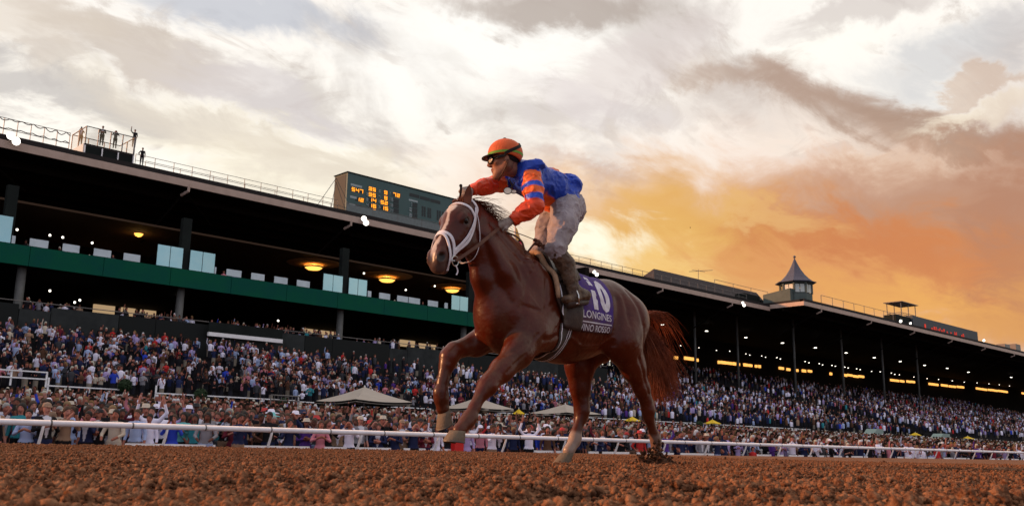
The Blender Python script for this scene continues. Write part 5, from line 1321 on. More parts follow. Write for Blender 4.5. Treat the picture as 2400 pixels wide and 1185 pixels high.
def make_hoof(cor, heel, toe, w):
    """cor: coronet centre, heel and toe: the two ends of the ground face"""
    cor, heel, toe = Vector(cor), Vector(heel), Vector(toe)
    f = (toe - heel); L = f.length; f.normalize(); s_ = Vector((0, 1, 0)); nrm = f.cross(s_); mid = (heel + toe) / 2
    if (cor - mid).dot(nrm) < 0: nrm = -nrm
    n = 20; V = []
    for j, t in enumerate((0, .06, .35, .7, 1.0)):
        cc = mid.lerp(cor, t); a = L / 2 * (1 - .34 * t); b = w * (1 - .20 * t)
        if j == 0: a *= .97; b *= .97
        for k in range(n):
            an = 2 * math.pi * k / n
            e = math.cos(an)
            q = cc + f * a * (e if e > 0 else e * .92) + s_ * b * math.sin(an)
            V.append(q)
    m5 = 5
    Fs = [(i * n + k, i * n + (k + 1) % n, (i + 1) * n + (k + 1) % n, (i + 1) * n + k) for i in range(m5 - 1) for k in range(n)]
    Fs += [tuple(range(n)), tuple((m5 - 1) * n + k for k in range(n))]
    o = MB().add(V, Fs).build('hoof', m_hoof, HORSE, True)
    sh = [mid + f * (L / 2 * .9) * math.cos(a) + s_ * w * .88 * math.sin(a) - nrm * .004 for a in np.linspace(-2.4, 2.4, 16)]
    MB().tube(sh, .008, 5).build('horseshoe', m_shoe, o)
make_hoof((4.44, c + .19, .37), (4.505, c + .19, .30), (4.39, c + .19, .235), .066)
make_hoof((4.235, N - .005, .222), (4.285, N - .005, .148), (4.125, N - .005, .160), .074)
make_hoof((5.75, R, .09), (5.765, R, .012), (5.60, R, .005), .070)
make_hoof((6.445, N2, .10), (6.49, N2, .035), (6.36, N2, .02), .062)
# ears: leaf-shaped cups
def ear(base, tip, w, face, sgn):
    b, t = Vector(base), Vector(tip); ax = t - b; face = Vector(face).normalized(); s_ = ax.normalized().cross(face).normalized(); fc = s_.cross(ax.normalized())
    V = []; nr, n = 8, 14
    for i in range(nr):
        u = i / (nr - 1); ww = w * (math.sin(math.pi * min(1, .32 + .68 * u) ** 1.0) ** .8 if u < 1 else 0) + .002
        if u == 0: ww = w * .75
        for k in range(n):
            an = 2 * math.pi * k / n
            dx = math.cos(an) * ww; dy = math.sin(an) * ww * .62
            if math.sin(an) < 0: dy = -math.sin(an) * ww * .30 * (1 if u > .15 else .2)    # concave front
            V.append(b + ax * u + s_ * dx + fc * (-dy))
    Fs = [(i * n + k, i * n + (k + 1) % n, (i + 1) * n + (k + 1) % n, (i + 1) * n + k) for i in range(nr - 1) for k in range(n)]
    return MB().add(V, Fs + [tuple(range(n)), tuple((nr - 1) * n + k for k in range(n))]).build('ear', m_hair, HORSE, True)
e0 = from_head((.045, .02, .070)); ear(e0, e0 + Vector((.012, -.01, .145)), .029, (-.5, -.8, 0), 1)
e0 = from_head((.03, .02, -.070)); ear(e0, e0 + Vector((.085, -.01, .05)), .030, (-.3, .9, 0), -1)

# hair as many thin tapered strands
def strands(name, roots, fn, m_, parent, n=5, r=.0028):
    mb_v, mb_f = [], []
    for q in roots:
        pts = fn(q); k = len(pts)
        for i, p in enumerate(pts):
            t = (pts[min(i + 1, k - 1)] - pts[max(i - 1, 0)]).normalized(); u = t.cross(Vector((.3, .2, .9))).normalized(); w_ = t.cross(u)
            rr = r * (1 - .85 * i / (k - 1))
            for a in range(3): mb_v.append(p + (u * math.cos(a * 2.0944) + w_ * math.sin(a * 2.0944)) * rr)
        b = len(mb_v) - 3 * k
        for i in range(k - 1):
            for a in range(3): mb_f.append((b + i * 3 + a, b + i * 3 + (a + 1) % 3, b + i * 3 + 3 + (a + 1) % 3, b + i * 3 + 3 + a))
    o = mk(name, mb_v, np.array(mb_f), m_, parent, True)
    o['kind'] = 'stuff'
    return o
def tail_fn(q):
    root, sp, dr, ln, cu = q; pts = []
    for i in range(9):
        t = i / 8
        pts.append(root + Vector((.42 * t * (1 - .33 * t) * sp + cu[0] * t * t, cu[1] * t, -(ln) * (t ** 1.35) + .05 * math.sin(t * 2.6) * dr + cu[2] * t * t * math.sin(5 * t))) + Vector((.012, .008, .006)) * math.sin(9 * t + cu[0] * 90) * t)
    return pts
rt_ = []
for i in range(4600):
    u = random.random(); root = Vector((6.34 + .11 * u, c + random.gauss(0, .026), 1.245 - .14 * u))
    rt_.append((root, random.gauss(1.0, .26), random.random(), random.uniform(.32, .64), (random.gauss(0, .05), random.gauss(-.03, .085), random.gauss(0, .02))))
for i in range(60):
    root = Vector((6.34 + .08 * random.random(), c + random.gauss(0, .02), 1.25))
    rt_.append((root, random.gauss(1.7, .3), 2.5, random.uniform(.1, .35), (random.gauss(.05, .05), random.gauss(0, .1), random.gauss(.05, .04))))
m_tail = mat('tail_hair', (.30, .065, .018), rough=.42, noise=(5, (.12, .026, .010), .9))
strands('tail', rt_, tail_fn, m_tail, HORSE, r=.0040)
def mane_fn(q):
    root, d, l = q; pts = []
    for i in range(6):
        t = i / 5; pts.append(root + d * l * t + Vector((0, 0, -.05 * t * t * l / .1)))
    return pts
mr = []
crest = [Vector(v) for v in ((5.12, c, 1.565), (4.96, c, 1.64), (4.80, c, 1.73), (4.66, c, 1.82), (4.55, c, 1.89), (4.46, c, 1.93))]
for i in range(900):
    u = random.random() ** .8 * 4.999; k = int(u); root = crest[k].lerp(crest[k + 1], u - k) + Vector((random.gauss(0, .01), random.gauss(0, .014), -.012))
    fl = 1.0 if random.random() < .75 else 1.8
    d = Vector((random.gauss(.75, .2), random.gauss(-.30 + .15 * (u > 3), .3), random.gauss(.10 + .09 * fl * (u > 3.0), .12)))
    mr.append((root, d.normalized(), random.uniform(.06, .12) * (1 + .5 * (u > 3)) * (fl if u > 3 else 1)))
for i in range(200):     # forelock blown back between the ears
    root = from_head((random.uniform(-.01, .05), .03, random.uniform(-.035, .035)))
    mr.append((root, Vector((random.gauss(.2, .5), random.gauss(0, .3), random.gauss(.7, .3))).normalized(), random.uniform(.03, .07)))
m_mane = mat('mane_hair', (.13, .032, .012), rough=.5)
strands('mane', mr, mane_fn, m_mane, HORSE, r=.0024)

# ------------------------------------------------------------------ tack
def dedupe_ray(bvh, o, d):
    h = bvh.ray_cast(o, d); return (h[0], h[1]) if h[0] is not None else (None, None)
def body_pt(x, th, bvh=None):
    """point and outward normal on the trunk; th: degrees from straight up towards the near side"""
    d = Vector((0, -math.sin(rad(th)), math.cos(rad(th)))); ctr = Vector((x, HY, 1.15))
    p, n = dedupe_ray(bvh or HB, ctr + d * .8, -d)
    if p is None: p, n = ctr + d * .3, d
    if n.dot(d) < 0: n = -n
    return p, n
def drape(xf, ths, nu, off, th, name, m_, parent, bulge=None, smooth=True, origin=None, nseed=None, uvfn=None):
    """cloth-like slab on the trunk; xf(v)->(x0,x1) for v in 0..1 along ths"""
    V0, V1 = [], []
    for j, t in enumerate(ths):
        v = j / (len(ths) - 1); x0, x1 = xf(v)
        for i in range(nu):
            u = i / (nu - 1); x = x0 + (x1 - x0) * u
            p, n = body_pt(x, t)
            o_ = off + (bulge(u, v) if bulge else 0)
            if nseed is not None: o_ += .004 * float(vnoise(np.array([p.x, p.y, p.z]), 9, nseed)) + .003 * float(vnoise(np.array([p.x, p.y, p.z]), 23, nseed + 1))
            V0.append(p + n * o_); V1.append(p + n * (o_ + th))
    nv = len(ths); b = nu * nv
    Fs = []
    for j in range(nv - 1):
        for i in range(nu - 1):
            q = (j * nu + i, j * nu + i + 1, (j + 1) * nu + i + 1, (j + 1) * nu + i)
            Fs.append(q[::-1]); Fs.append(tuple(k + b for k in q))
    rim = [i for i in range(nu)] + [j * nu + nu - 1 for j in range(1, nv)] + [(nv - 1) * nu + i for i in range(nu - 2, -1, -1)] + [j * nu for j in range(nv - 2, 0, -1)]
    for a, c_ in zip(rim, rim[1:] + rim[:1]): Fs.append((a, c_, c_ + b, a + b))
    o = mk(name, V0 + V1, Fs, m_, parent, smooth)
    return o, V1, (nu, nv)
def ribbon(pts, nrm, w, th, closed=False):
    V, Fs = [], []; k = len(pts)
    for i in range(k):
        t = (pts[(i + 1) % k if closed else min(i + 1, k - 1)] - pts[(i - 1) % k if closed else max(i - 1, 0)]).normalized()
        n = (nrm[i] - t * nrm[i].dot(t)).normalized(); s_ = t.cross(n)
        for a, b in ((-w, 0), (-w * .82, th), (w * .82, th), (w, 0)): V.append(pts[i] + s_ * a + n * b)
    for i in range(k if closed else k - 1):
        j = (i + 1) % k
        for a in range(4): Fs.append((i * 4 + a, i * 4 + (a + 1) % 4, j * 4 + (a + 1) % 4, j * 4 + a))
    if not closed: Fs += [(0, 1, 2, 3), ((k - 1) * 4 + 3, (k - 1) * 4 + 2, (k - 1) * 4 + 1, (k - 1) * 4)]
    return V, Fs
def spline(pts, n=8):
    """Catmull-Rom through 3-D points"""
    P_ = [Vector(p) for p in pts]; P_ = [P_[0] * 2 - P_[1]] + P_ + [P_[-1] * 2 - P_[-2]]; out = []
    for i in range(1, len(P_) - 2):
        for k in range(n):
            t = k / n; a, b, c_, d = P_[i - 1], P_[i], P_[i + 1], P_[i + 2]
            out.append(.5 * ((2 * b) + (c_ - a) * t + (2 * a - 5 * b + 4 * c_ - d) * t * t + (3 * b - a - 3 * c_ + d) * t ** 3))
    out.append(P_[-2]); return out
m_leather = mat('brown_leather', (.10, .035, .018), rough=.45, noise=(25, (.05, .02, .012), .7), bump=(120, .15))
m_darkl = mat('dark_saddle_leather', (.035, .022, .020), rough=.42, noise=(14, (.10, .065, .045), .5), bump=(80, .2))
m_white = mat('white_webbing', (.72, .70, .76), rough=.55, noise=(18, (.50, .47, .50), .6), bump=(200, .15))
m_steel = mat('steel', (.55, .55, .55), rough=.2, metal=1)
m_tan = mat('tan_pad', (.36, .22, .13), rough=.7, noise=(14, (.17, .10, .07), .8), bump=(60, .3))
m_purple = mat('purple_cloth', (.085, .035, .24), rough=.8, noise=(9, (.15, .085, .085), .85), bump=(130, .25))
m_clothp = mat('stained_purple_cloth', (.085, .035, .24), rough=.8, attr='tint', noise=(14, (.10, .06, .06), .5), bump=(130, .25))
m_print = mat('white_print', (.66, .64, .72), rough=.7, noise=(22, (.40, .34, .36), .7))
m_girth = mat('girth_elastic', (.045, .038, .034), rough=.75, noise=(30, (.10, .08, .065), .6), bump=(140, .3))

SAD = thing('saddle_cloth', (5.6, HY, 1.45), 'purple saddle cloth with white number 10 on the horse behind the saddle', 'saddle cloth')
cl, CV, (cnu, cnv) = drape(lambda v: (5.30, 5.825 + .02 * math.sin(v * 3) - .03 * v), list(np.linspace(-70, 117, 44)), 26, .010, .006, 'cloth', m_purple, SAD, nseed=3)
cl.data.materials.clear(); cl.data.materials.append(m_clothp)
_a = cl.data.color_attributes.new('tint', 'FLOAT_COLOR', 'POINT')
for _i in range(2 * cnu * cnv):
    _j = (_i % (cnu * cnv)) // cnu; _t = -70 + 187 * _j / (cnv - 1); _q = cl.data.vertices[_i].co
    _k = min(1, max(0, (_t - 84 + 16 * float(vnoise(np.array(_q), 11, 2)) + 8 * float(vnoise(np.array(_q), 30, 3))) / 22))
    _c = Vector((.055, .022, .20)).lerp(Vector((.085, .045, .042)), _k * .9); _a.data[_i].color = (*_c, 1)
cf = []
for j in range(cnv - 1):
    for i in range(cnu - 1): cf.append((j * cnu + i, j * cnu + i + 1, (j + 1) * cnu + i + 1, (j + 1) * cnu + i))
CB = BVHTree.FromPolygons([tuple(v) for v in CV], cf)
def text_mesh(s, size, bold=.0, shear=0):
    cu = bpy.data.curves.new('t', 'FONT'); cu.body = s; cu.size = size; cu.offset = bold; cu.resolution_u = 3; cu.shear = shear
    o = bpy.data.objects.new('t', cu); COL.objects.link(o)
    dg = bpy.context.evaluated_depsgraph_get(); me = bpy.data.meshes.new_from_object(o.evaluated_get(dg))
    V = [v.co.copy() for v in me.vertices]; Fs = [tuple(p.vertices) for p in me.polygons]
    bpy.data.objects.remove(o); bpy.data.curves.remove(cu); bpy.data.meshes.remove(me)
    return V, Fs
def refine(V, Fs, cuts=2, maxlen=.02):
    bm = bmesh.new(); vs = [bm.verts.new(v) for v in V]
    for f in Fs:
        try: bm.faces.new([vs[i] for i in f])
        except ValueError: pass
    bmesh.ops.triangulate(bm, faces=bm.faces[:])
    for _ in range(cuts):
        ed = [e for e in bm.edges if e.calc_length() > maxlen]
        if not ed: break
        bmesh.ops.subdivide_edges(bm, edges=ed, cuts=1); bmesh.ops.triangulate(bm, faces=bm.faces[:])
    bm.verts.index_update(); V2 = [v.co.copy() for v in bm.verts]; F2 = [tuple(v.index for v in f.verts) for f in bm.faces]; bm.free()
    return V2, F2
import bmesh
def cloth_print(name, V, Fs, x0, th0, sx=1.0, R=.30, cuts=2):
    V, Fs = refine(V, Fs, cuts)
    out = []
    for v in V:
        p, n = body_pt(x0 + v.x * sx, th0 - math.degrees(v.y / R), CB); out.append(p + n * .0025)
    return mk(name, out, Fs, m_print, SAD)
V, Fs = text_mesh('10', .35, .019)
cloth_print('number_print', V, Fs, 5.495, 78, .80)
V, Fs = text_mesh('LONGINES', .082, .0008); cloth_print('lettering', V, Fs, 5.395, 96, .98, cuts=3)
V, Fs = text_mesh('VINO ROSSO', .072, .0004); cloth_print('lettering', V, Fs, 5.375, 115, .93, cuts=3)
cloth_print('printed_line', [Vector((0, 0, 0)), Vector((.40, 0, 0)), Vector((.40, .009, 0)), Vector((0, .009, 0))], [(0, 1, 2, 3)], 5.385, 103, 1, cuts=5)

SDL = thing('racing_saddle', (5.3, HY, 1.5), 'small dark leather racing saddle with tan front roll strapped on the horse under the jockey', 'saddle')
drape(lambda v: (5.125 + .10 * max(0, v - .72) / .28, 5.42 - .03 * v), list(np.linspace(-60, 118, 34)), 12, .016, .014, 'flap', m_darkl, SDL, nseed=7)
drape(lambda v: (5.17 + .03 * abs(v - .5), 5.45 - .05 * abs(v - .5)), list(np.linspace(-38, 42, 18)), 14, .034, .02, 'seat', m_darkl, SDL, bulge=lambda u, v: .022 * (2 * u - .9) ** 2 * math.sin(math.pi * v))
pp = []; pn = []
for t in np.linspace(-50, 72, 24):
    p, n = body_pt(5.135, t); pp.append(p + n * .035); pn.append(n)
MB().tube(pp, [.016 + .008 * math.sin(math.pi * i / 23) for i in range(24)], 8).build('front_roll', m_tan, SDL, True)
pp = []; pn = []
for t in np.linspace(40, 100, 16):
    p, n = body_pt(5.185, t); pp.append(p + n * .032); pn.append(n)
V, Fs = ribbon(pp, pn, .006, .003); MB().add(V, Fs).build('white_piping', m_white, SDL)
# girth with its two elastic strips
ths = list(np.linspace(112, 262, 36))
gx = lambda t: 5.205 + .0
V0 = []
go, GV, gn = drape(lambda v: (5.20 - .03 * math.sin(v * math.pi), 5.335 - .03 * math.sin(v * math.pi)), ths, 8, .004, .007, 'girth', m_girth, SDL)
for xo, nm in ((5.222, 0), (5.300, 1), (5.318, 2)):
    pp, pn = [], []
    for i, t in enumerate(ths):
        p, n = body_pt(xo - .03 * math.sin(i / 35 * math.pi), t); pp.append(p + n * .012); pn.append(n)
    V, Fs = ribbon(pp, pn, .0045 if nm == 0 else .0028, .002); MB().add(V, Fs).build('elastic_strip', m_white, go)

# bridle, laid on the head surface
BR = thing('bridle', tuple(from_head((.2, 0, 0))), 'white webbing race bridle with steel bit ring on the horse head', 'bridle')
def head_pt(s_, phi):
    ctr = from_head((s_, -.06, 0)); a = rad(phi); d = Vector(HF[1][1]) * math.cos(a) + Vector(HF[1][2]) * math.sin(a)
    p, n = dedupe_ray(HB, ctr + d * .24, -d)
    if p is None: p, n = ctr + d * .08, d
    if n.dot(d) < 0: n = -n
    return p, n
def head_strap(name, path, w=.0115, th=.006, off=.003, n=40, parent=BR, m_=m_white):
    pp, pn = [], []; path = np.array(path, float); ts = np.linspace(0, len(path) - 1, n)
    for t in ts:
        s_ = np.interp(t, range(len(path)), path[:, 0]); ph = np.interp(t, range(len(path)), path[:, 1]); p, q = head_pt(s_, ph); pp.append(p + q * off); pn.append(q)
    for _ in range(2):
        pp = [pp[0]] + [(pp[i - 1] + pp[i] * 2 + pp[i + 1]) / 4 for i in range(1, n - 1)] + [pp[-1]]
        pn = [pn[0]] + [(pn[i - 1] + pn[i] * 2 + pn[i + 1]).normalized() for i in range(1, n - 1)] + [pn[-1]]
    V, Fs = ribbon(pp, pn, w, th); return MB().add(V, Fs).build(name, m_, parent, False), pp
head_strap('browband', [(.10, -105), (.075, -60), (.07, 0), (.075, 60), (.11, 98)], .012)
cheek = [(.02, 95), (.10, 104), (.20, 118), (.30, 122), (.40, 118), (.485, 108)]
head_strap('cheek_strap', cheek, .012); head_strap('cheek_strap', [(s_, -p) for s_, p in cheek], .012)
head_strap('noseband_hanger', [(.03, 82), (.10, 96), (.19, 104), (.28, 108), (.37, 106), (.44, 98)], .010, off=.006)
head_strap('head_piece', [(.02, -95), (-.01, -50), (-.02, 0), (-.01, 50), (.02, 95)], .012)
head_strap('noseband', [(.475, -112), (.41, -75), (.37, -40), (.355, 0), (.37, 40), (.41, 75), (.475, 112)], .0125, off=.005)
head_strap('noseband', [(.575, -150), (.55, -110), (.47, -60), (.39, -25), (.375, 0), (.39, 25), (.47, 60), (.55, 110), (.575, 150)], .0105, off=.009)
tl = spline([from_head(q) for q in ((.045, -.045, .108), (.12, -.13, .118), (.22, -.225, .108), (.31, -.275, .07), (.34, -.285, .0), (.31, -.275, -.07), (.12, -.13, -.118))], 8)
V, Fs = ribbon(tl, [(p - from_head((.25, -.1, 0))).normalized() for p in tl], .008, .005); MB().add(V, Fs).build('throat_latch', m_white, BR)
def ring(ctr, nrm, R_, r_):
    nrm = Vector(nrm).normalized(); u = nrm.cross(Vector((0, 0, 1))).normalized(); w = nrm.cross(u)
    return [Vector(ctr) + (u * math.cos(a) + w * math.sin(a)) * R_ for a in np.linspace(0, 2 * math.pi, 25)]
bitn = from_head((.505, -.108, .088)); bitf = from_head((.505, -.108, -.088))
for b_ in (bitn, bitf):
    MB().tube(ring(b_, HF[1][2], .036, 0), .0042, 6, False).build('bit_ring', m_steel, BR, True)
MB().tube([bitn, from_head((.50, -.10, .05)), from_head((.50, -.10, -.05)), bitf], .006, 6).build('bit_mouthpiece', m_steel, BR, True)
V, Fs = ribbon(spline([bitn + Vector((0, -.01, -.03)), bitn + Vector((.02, -.01, -.07)), bitn + Vector((.012, -.005, -.10))], 5), [Vector((-.6, -.8, 0))] * 11, .005, .003); MB().add(V, Fs).build('curb_strap', m_white, BR)


# dirt thrown up round the near hind hoof, and loose flying clods
m_clod = mat('dark_clod', (.050, .020, .010), rough=.95, noise=(20, (.11, .045, .02), .7), bump=(40, .5))
def clod_mesh(seed, n=7):
    mb = MB().ball((0, 0, 0), 1.0, n, 6); V = np.array(mb.v); V = V * (1 + .35 * vnoise(V, 1.6, seed)[:, None] + .2 * vnoise(V, 4, seed + 1)[:, None]); return mesh_np('clod', V, mb.f, m_clod)
CM = [clod_mesh(s_) for s_ in range(5)]
random.seed(5)
SPL = thing('dirt_splash', (6.42, HY - .25, 0), 'dark spray of loose dirt thrown up round the near hind hoof', 'dirt spray')
pile = []
V, Fs = [], []
for i in range(420):
    a = random.uniform(0, 2 * math.pi); r_ = abs(random.gauss(0, 1)); x = 6.40 + .17 * r_ * math.cos(a); y = HY - .24 + .15 * r_ * math.sin(a)
    z = max(.0, .075 * math.exp(-r_ * r_ * .6) * random.uniform(.1, 1.1)) + (.12 * random.random() ** 2.2 if x < 6.40 and r_ < 1.3 else 0)
    s_ = random.uniform(.006, .020); b = len(V); j = [Vector((random.uniform(.6, 1.3), random.uniform(.6, 1.3), random.uniform(.6, 1.3))) for _ in range(6)]
    for k, d in enumerate(((1, 0, 0), (-1, 0, 0), (0, 1, 0), (0, -1, 0), (0, 0, 1), (0, 0, -1))): V.append((x + d[0] * s_ * j[k].x, y + d[1] * s_ * j[k].y, z + d[2] * s_ * j[k].z))
    for f in ((0, 2, 4), (2, 1, 4), (1, 3, 4), (3, 0, 4), (2, 0, 5), (1, 2, 5), (3, 1, 5), (0, 3, 5)): Fs.append(tuple(b + q for q in f))
o = mk('loose_crumbs', V, Fs, m_clod, SPL); o['kind'] = 'stuff'
n_, m2 = 30, 12; V = []
for i in range(m2 + 1):
    for k in range(n_):
        a = 2 * math.pi * k / n_; r_ = i / m2; h = .085 * (1 - r_) ** 1.3 * (1 + .5 * math.sin(3 * a + 1)); x = 6.42 + .30 * r_ * math.cos(a); y = HY - .25 + .20 * r_ * math.sin(a)
        V.append((x, y, h - .015 + .02 * float(vnoise(np.array([x, y, 0]), 28, 4)) * (1 - r_ * .5)))
MB().add(V, [(i * n_ + k, i * n_ + (k + 1) % n_, (i + 1) * n_ + (k + 1) % n_, (i + 1) * n_ + k) for i in range(m2) for k in range(n_)] + [tuple(range(n_))]).build('mound', m_clod, SPL)
for i, (px, py, Y, s_) in enumerate(((1700, 1072, 5.2, .012), (1790, 1085, 5.0, .014), (1820, 1075, 5.3, .010), (1833, 1083, 5.0, .015), (2072, 1080, 5.2, .013), (1712, 1082, 5.1, .009), (1658, 1066, 5.4, .008), (1780, 1062, 5.4, .009), (1618, 533, 5.4, .006), (1588, 1030, 5.2, .006), (1576, 1052, 5.2, .008), (1840, 1100, 4.6, .011), (1590, 1070, 5.2, .010), (1870, 1066, 5.5, .007))):
    q = P(px, py, Y); o = bpy.data.objects.new('flying_clod', CM[i % 5]); COL.objects.link(o); o.location = q; o.scale = (s_, s_ * .8, s_); o.rotation_euler = (i, i * 2, i * 3)
    tag(o, ('small dark speck of dirt in the air high above the horse rump' if py < 600 else 'dark flying clod of dirt behind the horse, %s of the low ones' % ('first', 'second', 'third', 'fourth', 'fifth', 'sixth', 'seventh', 'eighth', 'x', 'ninth', 'tenth', 'eleventh', 'twelfth', 'thirteenth')[i]), 'clod', 'clods of dirt kicked up behind the horse')

# ------------------------------------------------------------------ the jockey
JOC = thing('person', tuple(P(1325, 490, 5.1)), 'jockey in blue and orange silks and orange helmet, standing in the stirrups, one arm forward', 'jockey')
JH0 = P(1183, 379, 5.08)
jf = Vector((-.76, .65, -.06)).normalized(); jl = Vector((0, 0, 1)).cross(jf).normalized(); ju = jf.cross(jl)
JF = (np.array(JH0), np.array([jf, ju, jl]))      # forward, up, left
def jh(p): return Vector(JF[0] + JF[1].T @ np.array(p, float))
hipN, hipF = P(1328, 492, 4.99), P(1305, 492, 5.21)
kneN, kneF = P(1303, 582, 4.86), P(1268, 590, 5.24)
ankN = P(1344, 677, 4.79); heelN = P(1374, 695, 4.78); toeN = P(1328, 702, 4.77); ankF = kneF + Vector((.14, .16, -.36))
shN, shF = P(1246, 417, 4.93), P(1214, 419, 5.26)
elN, elF = P(1254, 482, 4.86), P(1150, 434, 5.30)
wrN, wrF = P(1199, 518, 4.97), P(1103, 446, 5.28)
pel, wai, che, nek = P(1322, 482, 5.1), P(1290, 440, 5.1), P(1250, 422, 5.1), P(1218, 404, 5.1)
def body_sdf(v, g=0.0, parts='all'):
    """figure; g inflates for clothing"""
    if parts in ('all', 'torso'):
        v.chain([pel, wai, che], [.128 + g, .116 + g, .127 + g], .06, sc=(1, 1.08, 1))
        v.rc(shN + Vector((.02, .03, -.01)), .085 + g, shF + Vector((.02, -.03, -.01)), .085 + g, .06)
        v.rc(che, .10 + g, nek, .07 + g, .05)
    if parts in ('all', 'armN'): v.chain([shN, shN.lerp(elN, .5), elN], [.062 + g, .054 + g, .044 + g], .03); v.chain([elN, elN.lerp(wrN, .35), wrN], [.044 + g, .046 + g, .028 + g * .7], .02)
    if parts in ('all', 'armF'): v.chain([shF, shF.lerp(elF, .5), elF], [.058 + g, .050 + g, .042 + g], .03); v.chain([elF, elF.lerp(wrF, .35), wrF], [.042 + g, .043 + g, .027 + g * .7], .02)
    if parts in ('all', 'legs'):
        for h_, k_, w in ((hipN, kneN, -.01), (hipF, kneF, .01)):
            v.chain([h_, h_.lerp(k_, .45) + Vector((-.0, w, .0)), k_], [.110 + g, .088 + g, .062 + g], .05)
        v.el(pel + Vector((.035, 0, -.02)), (.13 + g, .16 + g, .135 + g), .05)
    if parts in ('all', 'shins'):
        v.chain([kneN, kneN.lerp(ankN, .35) + Vector((.03, 0, 0)), ankN], [.06 + g, .056 + g, .036 + g], .03)
        v.chain([kneF, kneF.lerp(ankF, .35), ankF], [.06 + g, .056 + g, .036 + g], .03)
        v.rc(ankN, .036 + g, heelN, .034 + g, .03); v.rc(heelN, .034 + g, toeN, .034 + g, .03)
        v.rc(ankF, .036 + g, ankF + Vector((-.17, 0, -.06)), .032 + g, .03)
J = Vox((4.30, 4.66, 1.15), (5.72, 5.5, 2.52), .0072)
body_sdf(J, -.006)
# neck and head with a modelled face
J.rc(nek, .062, jh((-.015, -.05, 0)), .060, .04)
J.el((-.005, .045, 0), (.112, .100, .088), .02, fr=JF)
J.rc((.040, .0, 0), .068, (.055, -.085, 0), .042, .03, fr=JF)
J.rc((-.01, -.045, .045), .036, (.060, -.105, .012), .022, .03, fr=JF); J.rc((-.01, -.045, -.045), .036, (.060, -.105, -.012), .022, .03, fr=JF)
J.el((.072, -.122, 0), (.030, .022, .026), .018, fr=JF)
J.rc((.098, .022, 0), .013, (.126, -.026, 0), .015, .012, fr=JF); J.el((.112, -.034, .011), (.014, .010, .011), .008, fr=JF); J.el((.112, -.034, -.011), (.014, .010, .011), .008, fr=JF)
J.el((.096, -.062, 0), (.017, .008, .024), .008, fr=JF); J.el((.093, -.077, 0), (.016, .009, .021), .008, fr=JF)
J.rc((.110, -.0695, .018), .001, (.110, -.0695, -.018), .001, .005, fr=JF, sub=True)
J.rc((.088, .030, .035), .014, (.088, .030, -.035), .014, .014, fr=JF)
for sg in (-1, 1):
    J.el((.066, -.015, sg * .046), (.028, .022, .022), .02, fr=JF)
    J.el((-.010, -.005, sg * .086), (.020, .034, .010), .008, fr=JF)
    J.el((.100, .008, sg * .034), (.014, .012, .016), .010, fr=JF, sub=True)
JV, JFc = J.mesh(); JV = relax(JV, JFc, 1, .4)
q = (JV - JF[0]) @ JF[1].T
sk = np.tile(np.array([.30, .135, .085]), (len(JV), 1)); n_ = vnoise(JV, 40, 4)[:, None]
sk = sk * (1 + .12 * n_)
br = sst(.03, -.02, q[:, 0]) * sst(-.14, -.10, q[:, 1]) * sst(.02, -.03, q[:, 1]) * (np.abs(q[:, 2]) > .04)      # sideburn and stubble
sk = sk * (1 - .55 * br[:, None]); lip = sst(.022, .012, np.hypot((q[:, 1] + .07) * 1.4, (q[:, 0] - .10) * .6))[:, None] * (q[:, 0] > .085)[:, None]
sk = sk * (1 - lip * .5) + np.array([.25, .07, .06]) * lip * .5
m_skin = mat('skin', (.3, .14, .09), rough=.5, attr='tint', noise=(30, (.20, .08, .05), .4))
mk('body', JV, JFc, m_skin, JOC, True, attrs={'tint': sk})
MB().add(*(lambda b: (b.v, b.f))(MB().ball(jh((.03, .0, 0)), .02))) if False else None
for sg in (-1, 1): MB().ball(jh((.088, .008, sg * .034)), .0125, 10, 7).build('eye', m_eye, JOC, True)
# hair below the helmet
hv = Vox(np.array(JH0) - .2, np.array(JH0) + .2, .006)
hv.el((-.035, .035, 0), (.086, .070, .091), .01, fr=JF); hv.el((.06, -.06, 0), (.07, .10, .12), .01, fr=JF, sub=True)
a, b = hv.mesh(); mk('hair', relax(a, b, 2), b, mat('dark_hair', (.012, .008, .007), rough=.6, bump=(200, .6)), JOC, True)

# silks: torso panel and two striped sleeves
BLUE = np.array([.012, .052, .40]); ORG_ = np.array([.78, .125, .020]); OR2 = np.array([.68, .060, .014])
m_silk = mat('racing_silk', (.1, .1, .5), rough=.42, spec=.3, attr='tint', bump=(40, .25))
def wrinkle(v, amp, f, seed, stretch=(1, 1, 1)):
    X = v.grid(); G = np.stack(np.broadcast_arrays(X[0] * stretch[0], X[1] * stretch[1], X[2] * stretch[2]), -1)
    band = np.abs(v.D) < .05
    r_ = np.zeros(v.D.shape, np.float32); pts_ = G[band]
    n0 = vnoise(pts_, f, seed); n1_ = vnoise(pts_ + .05 * n0[:, None], f * 2.1, seed + 1)
    r_[band] = (1 - np.abs(n0) * 2) * .6 + (1 - np.abs(n1_) * 2) * .4
    v.D -= amp * 1.3 * np.sign(r_) * np.abs(r_) ** 1.35
T = Vox((4.72, 4.70, 1.80), (5.66, 5.5, 2.48), .0068)
body_sdf(T, .016, 'torso'); T.rc(nek + Vector((.0, 0, .0)), .085, nek + Vector((-.035, .02, .035)), .066, .03)
T.el(P(1238, 393, 5.0), (.09, .16, .045), .05)      # bunched back of the collar
T.el(P(1322, 437, 5.12), (.10, .17, .10), .06)
wrinkle(T, .013, 11, 21, (1, .6, 1.2))
T.rc(P(1190, 392, 5.1), .062, P(1175, 398, 5.1), .09, .01, sub=True)
X0, X1, X2 = T.grid()
